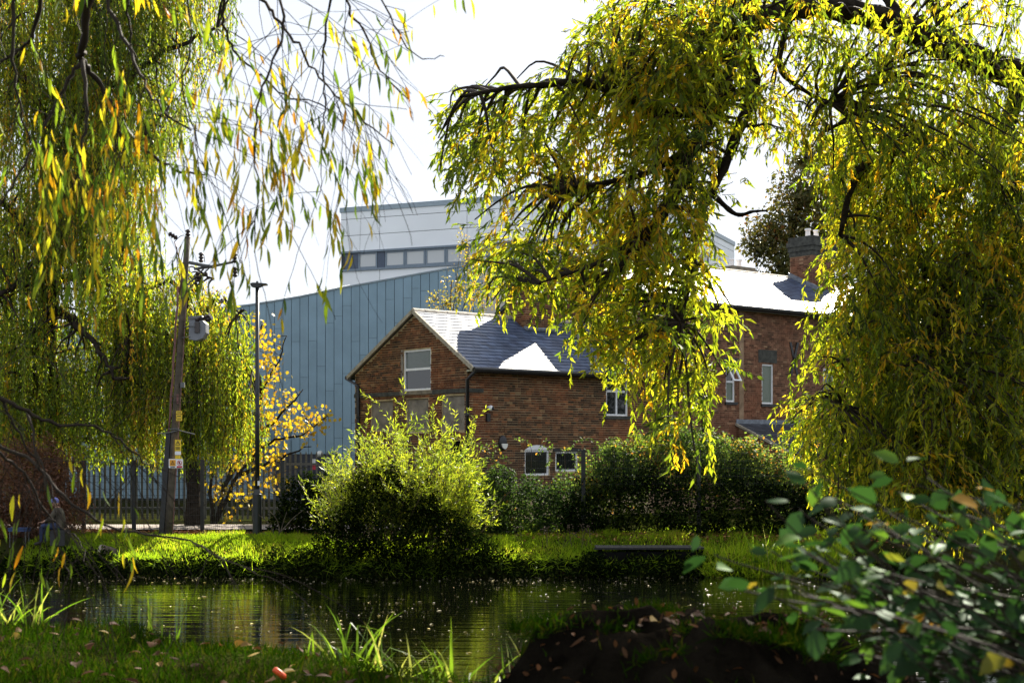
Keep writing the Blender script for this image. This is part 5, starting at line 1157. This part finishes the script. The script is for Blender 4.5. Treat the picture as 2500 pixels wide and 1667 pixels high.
for i in range(30):   # arching shoots that stand clear of the mass
    x0 = rng.uniform(1180, 1960); q0 = np.array(at(x0, rng.uniform(1090, 1150), 37.9-.0008*(x0-1400))); dr = rng.choice([-1, 1])
    l = spline([q0-[0, 0, .5], q0, q0+[dr*.15, -.1, rng.uniform(.15, .4)], q0+[dr*.4, -.25, rng.uniform(.05, .35)]], 4); limb(br, l, .008, .003, mat='twig', sides=5, name='stem')
    P = np.repeat(l[5:], 2, 0)+rng.normal(0, .03, (2*len(l[5:]), 3)); leaves('foliage', M['bramble'], P, rng.normal(0, 1, P.shape), rng.normal(0, .5, P.shape)+[0, -.2, 1], .08, .06, np.clip(rng.normal(.75, .2, len(P)), 0, 1), 'ovate', br)
bush('shaded thicket at far right behind the hanging willow strands', [(2060,1230,37.0,110,100,.9),(2180,1240,36.9,120,110,.9),(2300,1230,36.8,120,120,.9),(2420,1225,36.7,120,130,.9),(2540,1230,36.6,110,130,.9),(2120,1140,37.6,120,60,.7)], 26000, .085, .06, 'ivy', tn(.5, .25))
bush('dark ivy hanging over the board below the fishing platform', [(1490,1395,35.15,50,18,.12),(1580,1398,35.12,60,16,.12),(1670,1396,35.12,50,18,.12),(1440,1375,35.15,35,30,.2)], 3500, .06, .05, 'ivy', tn(.55, .25), name='ivy_mat', cat='ivy', shell=.8, stems=0)
# bare winter twigs beside the lamp
bz = thing('bare_sapling', Vector((-5.9, 37.6, 0)), 'bare pale-stemmed sapling beside the street lamp base', 'shrub')
for l in ([(675,1330),(668,1300),(655,1275),(630,1255)], [(678,1325),(682,1290),(672,1262),(650,1240)], [(680,1320),(690,1280),(700,1250)], [(676,1335),(660,1310),(640,1300)], [(684,1300),(715,1265),(740,1245)]):
    limb(bz, spline([np.array(at(x, y, 37.4)) for x, y in l], 4), .022, .006, mat='bark_pale', sides=5, name='stem')

# ------------------------------------------------------------ grass, ground plants, litter on the far bank
def on_ground(n, xr, yf):
    x = rng.uniform(*xr, n); y = yf(x); return np.stack([x, y, zg(x, y)], -1)
n = 64000; x = rng.uniform(-12.5, 8.5, n); e0 = np.interp(x, FX, FY); y = e0+.30+rng.random(n)**.9*3.0; z = zg(x, y); P = np.stack([x, y, z-.01], -1)
ok = (z > -.52) & ~((x > 2.0) & (x < 4.95) & (y < 35.75)); P = P[ok]; D = rng.normal(0, .35, P.shape)+[0, -.12, 1]; L = rng.uniform(.05, .13, len(P))*(1+.9*(lumps(P[:, 0]*1.3, P[:, 1]*1.1) > .5))
o = leaves('grass', M['grass'], P, D, rng.normal(0, 1, P.shape), L, .016, np.clip(rng.normal(.5, .2, len(P))+.2*lumps(P[:, 0]*.8, P[:, 1]), 0, 1), 'far'); tag(o, 'rough sunlit grass along the top of the far bank', 'grass')
n = 3000; x = rng.uniform(-12.5, 9, n); e0 = np.interp(x, FX, FY); y = e0+rng.uniform(.12, .45, n); P = np.stack([x, y, zg(x, y)+.01], -1)
ok = P[:, 2] > WATER-.05; P = P[ok]; D = rng.normal(0, .5, P.shape)+[0, -.55, .35]
o = leaves('bank_grass', M['grass'], P, D+[0, 0, -.25], rng.normal(0, .6, P.shape)+[0, -1, .4], rng.uniform(.15, .40, len(P)), .016, rng.random(len(P))*.7, 'blade', kind='stuff'); tag(o, 'long grass hanging over the steep far bank', 'grass')
n = 24000; x = rng.uniform(-13, 10, n); e0 = np.interp(x, FX, FY); y = e0+rng.uniform(-.10, .42, n); P = np.stack([x, y, zg(x, y)+rng.random(n)**2*.30*(1+lumps(x*1.1, y*0+3))*.6], -1); P = P[(P[:, 2] > WATER-.02)]
o = leaves('bank_plants', M['ivy'], P, rng.normal(0, 1, P.shape)+[0, -.6, .1], rng.normal(0, .6, P.shape)+[0, -.5, .9], rng.uniform(.05, .12, len(P)), rng.uniform(.03, .07, len(P)), np.clip(rng.normal(.6, .25, len(P)), 0, 1), 'ovate', kind='stuff'); tag(o, 'dark leafy ground plants covering the far bank face', 'ground cover')
n = 9000; x = rng.uniform(-13, 10, n); y = np.interp(x, [p.x for p, _ in fpts], [p.y for p, _ in fpts])+rng.normal(-.25, .35, n); P = np.stack([x, y, zg(x, y)+rng.uniform(.005, .05, n)], -1)
o = leaves('leaf_litter', M['litter_mass'], P, rng.normal(0, 1, P.shape)*[1, 1, .25], rng.normal(0, .35, P.shape)+[0, 0, 1], rng.uniform(.06, .11, n), rng.uniform(.04, .08, n), rng.random(n), 'ovate', kind='stuff'); tag(o, 'red-brown fallen leaves drifted along the fence foot', 'leaves')
# reeds of the far bank, right of the platform, and weeds
def reed_clump(label, pts, n, h, lean=.35, w=.018, name='reed_clump', droop=.05, cap=200):
    """each blade is a bent ribbon of its own"""
    b = np.array(pts, float); root = thing(name, Vector(b.mean(0)), label, 'reeds')
    for i in range(n):
        p = b[rng.integers(len(b))]+rng.normal(0, .05, 3)*[1, 1, .05]; hh_ = h*rng.uniform(.5, 1.1); d = np.array([rng.normal(0, lean), rng.normal(-.05, lean*.6), 1.0]); d /= np.linalg.norm(d)
        side = np.cross(d, [rng.normal(), rng.normal(), .2]); side /= np.linalg.norm(side); s = MB(); vs = []; q = p-d*.05; k = 6
        dr = droop*rng.uniform(.3, 2.2)
        for j in range(k+1):
            wd_ = w*(1-(j/k)**2.2)*rng.uniform(.95, 1.05)/2; vs += [q-side*wd_, q+side*wd_] if j < k else [q]
            if j == k-2 and rng.random() < .18: d = d+np.array([rng.normal(0, .8), 0, -1.2])
            d = d+np.array([0, 0, -dr*j*.35])+np.array([d[0], d[1], 0])*dr*1.5; d /= np.linalg.norm(d); q = q+d*hh_/k
        s.add(vs, [(2*j, 2*j+1, 2*j+3, 2*j+2) for j in range(k-1)]+[(2*k-2, 2*k-1, 2*k)]); s.build('blade', M['reed'], root, smooth=True)
    return root
fb = lambda xs_, dy: [(x, np.interp(x, FX, FY)+dy, gz(x, np.interp(x, FX, FY)+dy)) for x in xs_]
reed_clump('tall bright reeds on the far bank right of the fishing platform', fb(np.linspace(6.0, 7.6, 12), .2), 110, 1.15, .28, .028)
reed_clump('arching grass tuft beside the fishing platform end', fb(np.linspace(4.9, 5.7, 8), .05), 90, .75, .55, .018, droop=.10)
n = 2600; x = rng.uniform(4.7, 8.2, n); e0 = np.interp(x, FX, FY); y = e0+rng.uniform(-.1, .9, n); P = np.stack([x, y, np.maximum(zg(x, y), WATER)], -1)
o = leaves('bank_tufts', M['grass'], P, rng.normal(0, .45, P.shape)+[0, -.35, .8], rng.normal(0, 1, P.shape), rng.uniform(.25, .55, n), .02, np.clip(rng.normal(.55, .25, n), 0, 1), 'blade', kind='stuff'); tag(o, 'tufts of lit grass on the far bank by the reeds', 'grass')
ws2 = thing('dry_weeds', Vector((.9, 36.4, 0)), 'dry brown seed-head weeds standing in the bank grass below the elder', 'weeds')
for i in range(16):
    x = rng.uniform(.1, 2.1); b = np.array([x, 36.3+rng.normal(0, .15), gz(x, 36.3)]); t_ = b+[rng.normal(0, .12), rng.normal(0, .05), rng.uniform(.3, .62)]
    s = MB(); s.tube([Vector(b), Vector((b+t_)/2+rng.normal(0, .02, 3)), Vector(t_)], [.006,.005,.004], 5)
    for k in range(5): s.ball(Vector(t_+rng.normal(0, .05, 3)*[1, 1, .8]), .017, 6, 4)
    s.build('stem', M['twig'], ws2)

# ------------------------------------------------------------ floating leaves on the water
n = 7000; y = 35.2-rng.random(n)**1.5*15.5; x = rng.uniform(-.37, .37, n)*y
cl = lumps(x*.5, y*.8); ok = (cl+rng.normal(0, .6, n) > .1) | (y > 33.2); x, y = x[ok], y[ok]; ok = y < np.interp(x, FX, FY)-.05; x, y = x[ok], y[ok]
P = np.stack([x, y, np.full(len(x), WATER+.006)+rng.random(len(x))*.006], -1); sz = np.where(rng.random(len(x)) < .12, rng.uniform(.06, .11, len(x)), rng.uniform(.012, .035, len(x)))
o = leaves('floating_leaves', M['speck'], P, rng.normal(0, 1, P.shape)*[1, 1, .03], rng.normal(0, .08, P.shape)+[0, 0, 1], sz, sz*.45, rng.random(len(P)), 'far', kind='stuff'); tag(o, 'pale leaves and specks floating on the dark pond', 'leaves')

# ------------------------------------------------------------ near bank: lawn, fallen leaves, stump, reeds
n = 70000; x = rng.uniform(-4.0, 2.4, n); y = rng.uniform(4.6, 9.2, n); P = np.stack([x, y, zg(x, y)-.004], -1); P = P[(P[:, 2] > .75) & (np.abs(P[:, 0]) < .4*P[:, 1]+.2)]
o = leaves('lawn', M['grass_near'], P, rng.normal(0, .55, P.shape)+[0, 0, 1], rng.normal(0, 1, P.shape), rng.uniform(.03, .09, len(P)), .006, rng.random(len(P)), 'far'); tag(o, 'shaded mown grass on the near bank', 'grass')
def leaf_obj_mesh(name, mat, widths, fold=.12, curl=.12, serr=0.0, twist=.0):
    """one leaf, unit length along x: two rows of faces either side of the midrib"""
    k = len(widths)-1; vs, fs = [], []
    for j, w_ in enumerate(widths):
        t = j/k; z = -curl*t*t; ws_ = w_*(1+(serr if j % 2 else -serr)); a = twist*t
        for sd in (1, 0, -1): vs.append((t, sd*ws_*math.cos(a), z+fold*abs(sd)*ws_+sd*ws_*math.sin(a)))
    for j in range(k): fs += [(3*j, 3*j+1, 3*j+4, 3*j+3), (3*j+1, 3*j+2, 3*j+5, 3*j+4)]
    me = bpy.data.meshes.new(name); me.from_pydata(vs, [], fs); me.materials.append(mat); me.polygons.foreach_set('use_smooth', [True]*len(fs)); me.update(); return me
def place_leaf(me, name, root, p, d, nrm, L):
    d = Vector(d).normalized(); nrm = Vector(nrm); nrm = nrm-d*nrm.dot(d)
    nrm = nrm.normalized() if nrm.length > 1e-4 else d.orthogonal().normalized(); y_ = nrm.cross(d)
    o = link(bpy.data.objects.new(name, me), root)
    o.matrix_basis = Matrix.Translation(Vector(p)) @ Matrix((d, y_, nrm)).transposed().to_4x4() @ Matrix.Scale(L, 4); return o
fall = [leaf_obj_mesh('fallen_leaf', M['litter'], w_, f, c, s_) for w_, f, c, s_ in (([.02,.28,.40,.36,.2,.0], .5, .25, .1), ([.02,.14,.19,.17,.1,0], .6, .15, 0), ([.02,.33,.5,.42,.22,0], -.4, -.2, .15), ([.02,.12,.15,.13,.08,0], -.6, .3, 0))]
for i in range(230):
    y = rng.uniform(5.0, 8.4); x = rng.uniform(-.37, .02+.03*(8.4-y))*y
    if y > np.interp(x, NX, NY)-.05: continue
    place_leaf(fall[i % 4], 'leaf', ground, (x, y, gz(x, y)+rng.uniform(.03, .07)), (rng.normal(), rng.normal(), rng.normal(0, .25)), (rng.normal(0, .4), rng.normal(-.2, .4), 1), rng.uniform(.035, .075))
M['flame'] = plain('orange_plastic', (.85,.10,.02), .4, var=.08)
op = at(683, 1652, 6.4); s = MB(); d_ = Vector((.028,.0,-.022)); c_ = Vector((op.x, 6.4, gz(op.x, 6.4)+.06)); s.tube([c_-d_*1.0, c_-d_*.8, c_, c_+d_*.8, c_+d_], [.008,.014,.015,.013,.006], 10)
tag(s.build('plastic_scrap', M['flame'], smooth=True), 'small bright orange plastic scrap lying in the near grass', 'litter')
M['earth'] = plain('backlit_stump', (.008,.0065,.005), .97, var=.7, scale=7, bump=1.0, spec=.0)  # near-black: the stump's backlit shade is put into its colour
from mathutils import noise as mnoise
st = thing('tree_stump', Vector((.62, 5.1, 1.25)), 'broad dark backlit tree stump with moss and leaves on top, close to the camera', 'stump')
s = MB(); seg, prof = 96, [(1.35,1.10),(1.2,1.16),(1.02,1.25),(.85,1.36),(.72,1.46),(.62,1.55),(.56,1.62),(.51,1.66),(.46,1.69),(.38,1.70),(.27,1.695),(.14,1.70)]
vs = []
for j, (r_, z) in enumerate(prof):
    for k in range(seg):
        a = 2*math.pi*k/seg; f = 1+.16*math.sin(a*3+1.2)*(1-.06*j)+.07*math.sin(a*7+j*.5)+.03*math.sin(a*17+j); lean = .12*math.cos(a-3.6)*max(0, 4-j)*.35
        zz = z+(.035*math.sin(a*4+.7)+.03*math.sin(a*9+2)+.025*math.sin(a*2))*min(1, j/5)-(.07*math.exp(-((a-.25)/.35)**2) if j > 3 else 0)
        nv = mnoise.fractal(Vector((math.cos(a)*3, math.sin(a)*3, z*5)), 1.0, 2.0, 5)*.07+abs(mnoise.noise(Vector((a*9, z*2.2, 3))))*.05; f += nv; zz += mnoise.fractal(Vector((r_*8, math.cos(a)*4, math.sin(a)*4)), 1, 2, 4)*.03
        vs.append((.62+r_*(f+lean)*math.cos(a), 5.15+.72*r_*f*math.sin(a), zz))
vs.append((.62, 5.15, 1.69)); n_ = len(prof)
s.add(vs, [(j*seg+k, j*seg+(k+1) % seg, (j+1)*seg+(k+1) % seg, (j+1)*seg+k) for j in range(n_-1) for k in range(seg)]+[((n_-1)*seg+k, (n_-1)*seg+(k+1) % seg, n_*seg) for k in range(seg)])
s.build('stump_body', M['earth'], st, smooth=True)
for a0, ln, r_ in ((3.3,.75,.09),(3.9,.7,.08),(2.9,.55,.07),(5.2,.6,.08),(.1,.5,.06)):
    q = [Vector((.62+(.55+ln*t)*math.cos(a0+.15*math.sin(t*4)), 5.15+.72*(.55+ln*t)*math.sin(a0+.15*math.sin(t*4)), 1.42-.20*t*1.1)) for t in np.linspace(0, 1, 6)]; sx = MB(); sx.tube(q, [r_*(1-.6*t) for t in np.linspace(0, 1, 6)], 8); sx.build('root', M['earth'], st, smooth=True)
n = 9000; a = rng.uniform(0, 6.28, n); r_ = .62*np.sqrt(rng.random(n)); P = np.stack([.62+r_*np.cos(a)*1.02, 5.15+.75*r_*np.sin(a), 1.70+.035*np.sin(a*4+.7)*r_*2-.06*np.exp(-((a-.25)/.35)**2)*(r_ > .2)-.25*np.maximum(0, r_-.45)], -1)
P = P[lumps(P[:, 0]*3, P[:, 1]*5) > .05]
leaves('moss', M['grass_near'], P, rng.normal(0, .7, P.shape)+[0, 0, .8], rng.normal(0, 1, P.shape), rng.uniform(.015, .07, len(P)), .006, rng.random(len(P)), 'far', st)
n = 700; a = rng.uniform(0, 6.28, n); r_ = .35+1.0*rng.random(n); zz = np.interp(r_, [.35,.46,.56,.72,.85,1.02,1.2,1.35], [1.70,1.69,1.62,1.46,1.36,1.25,1.16,1.10])
f_ = 1+.16*np.sin(a*3+1.2)*.7+.07*np.sin(a*7+2); P = np.stack([.62+r_*f_*np.cos(a), 5.15+.72*r_*f_*np.sin(a), zz+.03+rng.random(n)*.03], -1)
leaves('litter_cover', M['litter_mass'], P, rng.normal(0, 1, P.shape), rng.normal(0, .7, P.shape)+[0, 0, 1], rng.uniform(.015, .05, n), rng.uniform(.008, .02, n), rng.random(n)**2*.6, 'ovate', st)
n = 2600; a = rng.uniform(0, 6.28, n); r_ = .4+.7*rng.random(n); zz = np.interp(r_, [.35,.46,.56,.72,.85,1.02,1.2,1.35], [1.70,1.69,1.62,1.46,1.36,1.25,1.16,1.10]); P = np.stack([.62+r_*np.cos(a), 5.15+.72*r_*np.sin(a), zz], -1); P = P[lumps(P[:, 0]*2.3+1, P[:, 1]*4) > .45]
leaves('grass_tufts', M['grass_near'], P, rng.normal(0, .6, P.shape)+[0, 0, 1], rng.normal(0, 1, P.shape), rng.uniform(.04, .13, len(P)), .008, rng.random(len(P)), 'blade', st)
for i in range(60):
    a = rng.uniform(0, 6.28); r_ = rng.uniform(.05, .62); z = 1.72 if r_ < .45 else 1.72-(r_-.45)*.9; place_leaf(fall[i % 4], 'leaf', st, (.62+r_*math.cos(a), 5.15+.72*r_*math.sin(a), z+rng.uniform(-.01, .03)), (rng.normal(), rng.normal(), rng.normal(0, .4)), (rng.normal(0, .5), rng.normal(-.4, .5), 1), rng.uniform(.03, .065))
nb = lambda xs_, dy: [(x, np.interp(x, NX, NY)+dy, max(gz(x, np.interp(x, NX, NY)+dy), .9)) for x in xs_]
reed_clump('clump of bright iris blades at the near water edge, far left', nb(np.linspace(-3.35, -2.85, 8), -.05), 62, .42, .35, .013, droop=.08)
reed_clump('few upright iris blades left of centre on the near edge', nb(np.linspace(-2.25, -1.95, 5), .0), 12, .34, .14, .016, droop=.02)
reed_clump('small tuft of bright upright blades at the middle of the near edge', nb(np.linspace(-.98, -.86, 4), .0), 9, .32, .14, .018, droop=.02)
reed_clump('broad clump of arching green blades beside the tree stump', nb(np.linspace(-.85, .10, 16), .05), 170, .50, .38, .017, droop=.08)

# ------------------------------------------------------------ overhanging willow close to the camera, left
nw = thing('willow_tree', Vector((-4.6, 7.0, 1.2)), 'near willow overhanging from the left, sparse long yellow-green leaves on thin twigs', 'tree')
tb_ = np.array([-4.6, 7.0, 1.1]); limb(nw, spline([tb_, tb_+[.05,0,1.6], tb_+[-.05,0,3.0], tb_+[.3,0,4.2]], 5), .28, .17, name='trunk', sides=12)
top = spline([tb_+[.3,0,4.2], np.array([-3.0,7.0,5.5]), np.array([-1.6,7.2,5.75]), np.array([-.2,7.3,5.6]), np.array([.6,7.5,5.3])], 6); limb(nw, top, .15, .03)
low = spline([tb_+[.05,0,1.6], np.array([-3.9,6.9,2.9]), np.array(at(-90*K_,900*K_,6.8))], 4); limb(nw, low, .06, .02); low2 = spline([tb_+[.05,0,1.3], np.array([-3.9,6.9,2.6]), np.array(at(-70*K_,995*K_,6.7))], 4); limb(nw, low2, .05, .016)
BR = [([(215,-90),(202,0),(193,90),(190,140),(215,172),(262,250),(277,312),(330,345),(400,388),(470,402)], .026, .005), ([(190,140),(150,200),(102,290),(45,400),(0,470)], .012, .005), ([(240,-80),(246,0),(280,80),(312,142),(342,212),(392,272),(440,300)], .012, .004),
      ([(285,-60),(290,0),(300,62),(306,150)], .008, .004), ([(520,-80),(515,0),(516,55),(536,115),(592,166),(642,212),(722,236),(770,262)], .011, .003), ([(575,-60),(602,0),(642,50),(682,106),(732,176),(800,242),(905,332)], .012, .003),
      ([(600,-50),(648,0),(646,100),(602,200),(582,330),(592,460),(585,580)], .009, .003), ([(725,-80),(790,0),(832,70),(872,160),(942,232)], .009, .003), ([(765,-50),(742,120),(746,230),(740,330),(736,440)], .008, .002), ([(190,140),(200,260),(185,360),(190,430)], .012, .004), ([(40,-60),(30,60),(36,200),(70,330)], .012, .004), ([(110,-60),(80,60),(50,110),(0,140)], .014, .006), ([(420,-60),(440,80),(420,200),(450,330),(470,460)], .007, .002), ([(860,-60),(905,60),(960,130),(1020,130)], .006, .002),
      ([(-90,900),(0,916),(62,946),(130,975),(212,980),(262,1002),(332,1062),(362,1110)], .013, .003), ([(-70,995),(0,1040),(62,1100),(112,1190),(150,1290),(165,1335)], .011, .003), ([(-70,995),(62,1052),(132,1122),(222,1192),(332,1226),(432,1242),(502,1276),(592,1320)], .011, .003), ([(62,946),(92,1062),(132,1172),(182,1262)], .007, .003), ([(0,916),(45,1000),(102,1092),(130,1160)], .007, .003), ([(262,1002),(290,1060),(300,1130)], .004, .002), ([(112,1190),(180,1240),(200,1300)], .005, .002)]
blines = []
for i, (l, r0, r1) in enumerate(BR):
    Y0 = 6.7 if l[0][1] > 800 else 7.0
    q = spline([np.array(at(x*K_, y*K_, Y0+.5*math.sin(i*1.7+.25*k))) for k, (x, y) in enumerate(l)], 5); q = wobble(q, .006); blines.append(q); limb(nw, q, r0, r1, mat='twig_dark', sides=6)
    if l[0][1] < 0:
        j = top[np.argmin(((top-q[0])**2).sum(1))]; limb(nw, spline([j, (j+q[0])/2+[0, 0, .08], q[0]], 3), max(r0*1.2, .012), r0, mat='twig_dark', sides=6)
# thin twigs and their leaves
starts, dirs_ = [], []
for i, q in enumerate(blines):
    m = int(len(q)*(.55 if i < 14 else .45)); sel = rng.integers(2, len(q), m); starts.append(q[sel]); t_ = norm(np.gradient(q, axis=0)[sel]); dirs_.append(t_*.8+norm(rng.normal(0, 1, t_.shape))*.8)
P0 = np.concatenate(starts); D0 = np.concatenate(dirs_); nt = len(P0)
pts, dirs, al = grow(P0, D0*[1, .5, 1], rng.uniform(.35, 1.25, nt), .05, rng.uniform(.02, .10, nt), .07, lambda P: proj_np(P)[0] < 1010); strand_twigs('twigs', M['twig_dark'], pts, al, .0022, nw, every=1)
sub = rng.choice(nt, nt//2, replace=False); kk = rng.integers(3, 12, len(sub)); okk = al[sub, kk]; Q = pts[sub, kk][okk]; d = dirs[sub, kk][okk]+norm(rng.normal(0, 1, Q.shape))*.9
p2, d2, a2 = grow(Q, d*[1, .5, 1], rng.uniform(.2, .7, len(Q)), .05, rng.uniform(.03, .12, len(Q)), .08); strand_twigs('twigs', M['twig_dark'], p2, a2, .0014, nw, every=1)
LP_, LD_ = [], []
for pp, dd, aa, lo in ((pts, dirs, al, .45), (p2, d2, a2, .2)):
    for i in range(len(pp)):
        ln = int(aa[i].sum()); 
        if ln < 3: continue
        bare = rng.random() < .2
        for j in range(int(ln*lo), ln):
            if rng.random() < (.2 if bare else .8): LP_.append(pp[i, j]); LD_.append(dd[i, j]*.35+norm(rng.normal(0, 1, 3))*.42+np.array([0, 0, -1.0]))
LP_, LD_ = np.array(LP_), np.array(LD_)
x, y = proj_np(LP_); vis = (x > -60) & (x < 2560) & (y > -60) & (y < 1700); LP_, LD_ = LP_[vis], LD_[vis]; x, y = x[vis], y[vis]
# thin out over the sky gap in the middle
ylow = np.interp(x, [0,300,480,640,760,830,900,960,1080,1200], [850,820,720,770,790,700,570,340,160,60]); keep = rng.random(len(LP_)) < np.where(y < ylow, np.clip(1.05-(x-300)/1500, .5, 1), np.where((y > 880) & (x < 330) & (y < 1420), .25, .0)); LP_, LD_ = LP_[keep], LD_[keep]
print('near willow leaves', len(LP_))
wl_m = [leaf_obj_mesh('willow_leaf', M['willow_single'], w_, f, c, 0, tw_) for w_, f, c, tw_ in (([.015,.055,.085,.092,.075,.045,0], .5, .10, .2), ([.015,.06,.09,.085,.065,.035,0], .3, .22, -.3), ([.012,.045,.07,.08,.07,.04,0], .6, -.12, .4))]
order = rng.permutation(len(LP_)); lens = rng.uniform(.07, .13, len(LP_)); order = order[np.argsort(-lens[order])]
for c, i in enumerate(order[:300]): place_leaf(wl_m[c % 3], 'leaf', nw, LP_[i], LD_[i], (rng.normal(), rng.normal()-.4, rng.normal()*.4), lens[i])
ri = order[300:]
leaves('foliage', M['willow_near'], LP_[ri], LD_[ri], rng.normal(0, 1, (len(ri), 3))+[0, -.5, 0], lens[ri], lens[ri]*.17, rng.random(len(ri)), 'ovate', nw)

# unseen crown added overhead and behind the camera to keep sky light off the near bank
cp = np.array([(-4.0,-2.5,7.2),(-1.5,-3.5,7.6),(1.5,-3.0,7.4),(3.6,-1.5,7.0),(-4.5,1.0,7.2),(-1.5,.6,7.6),(1.6,.8,7.6),(3.8,1.6,7.0),(-3.5,4.2,7.4),(-.8,4.6,7.8),(2.2,4.2,7.4)])
for c in cp: limb(nw, spline([tb_+[.2,-.1,3.9], (tb_+[.3,0,4.2])*.45+c*.55+[0, 0, .5], c], 5), .07, .02, mat='bark')
leafy(nw, 'unseen_shade_foliage', [(*c, 1.9, 1.8, 1.0) for c in cp], 26000, .15, .05, 'willow', tn(.45, .2), shell=.9)
# ------------------------------------------------------------ glossy shrub close to the camera, right
hz = thing('leafy_shrub', Vector((1.5, 3.3, 1.25)), 'out-of-focus glossy green shrub in the near right corner', 'shrub')
hl = [leaf_obj_mesh('shrub_leaf', M['hazel'], w_, f, c, s_, tw_) for w_, f, c, s_, tw_ in (([.02,.20,.31,.35,.33,.27,.17,.0], .22, .18, .05, .15), ([.02,.22,.34,.38,.34,.26,.15,.0], .30, .30, .06, -.2), ([.02,.17,.27,.31,.29,.23,.14,0], -.15, .25, .05, .25))]
HPOLY = S2([(1850,1150),(1900,1125),(2060,1120),(2130,1095),(2260,1120),(2352,1145),(2440,1120),(2440,1640),(1960,1640),(1930,1540),(1850,1440),(1760,1400),(1660,1360),(1630,1310),(1640,1270),(1740,1265),(1850,1240),(1880,1190)])
tips = sample_poly(HPOLY, 120); nl = 0; ML = [[], [], []]
extra = np.array([(1855,1075),(1850,1110),(1760,1150),(2010,1190),(1835,1170)], float)*K_; tips = np.concatenate([tips, extra])
for i, (tx, ty) in enumerate(tips):
    Y = rng.uniform(2.7, 3.6); tip = np.array(at(tx, ty, Y)); b = np.array([rng.uniform(.9, 1.9), rng.uniform(3.0, 3.6), 1.2]); mid = (b+tip)/2+np.array([.12, 0, .18])+rng.normal(0, .05, 3)
    q = spline([b, mid, tip], 9); limb(hz, q, .005, .0018, mat='twig_dark', sides=5, name='stem'); t_ = norm(np.gradient(q, axis=0))
    for j in range(8, len(q), 2):
        d = t_[j]*.5+norm(rng.normal(0, 1, 3))*.8+np.array([-.3, -.1, -.15])
        if Y > 3.15 or nl >= 300:
            for _ in range(2): ML[0].append(q[j]+rng.normal(0, .03, 3)); ML[1].append(d+rng.normal(0, .4, 3)); ML[2].append((rng.normal(0, .5), rng.normal(-.2, .5), 1))
            continue
        place_leaf(hl[nl % 3], 'leaf', hz, q[j], d, (rng.normal(0, .45), rng.normal(-.15, .45), 1), rng.uniform(.035, .07)); nl += 1
ML = [np.array(m) for m in ML]; ls = rng.uniform(.035, .075, len(ML[0]))
leaves('foliage', M['hazel_mass'], ML[0], ML[1], ML[2], ls, ls*.68, rng.random(len(ls)), 'ovate', hz)
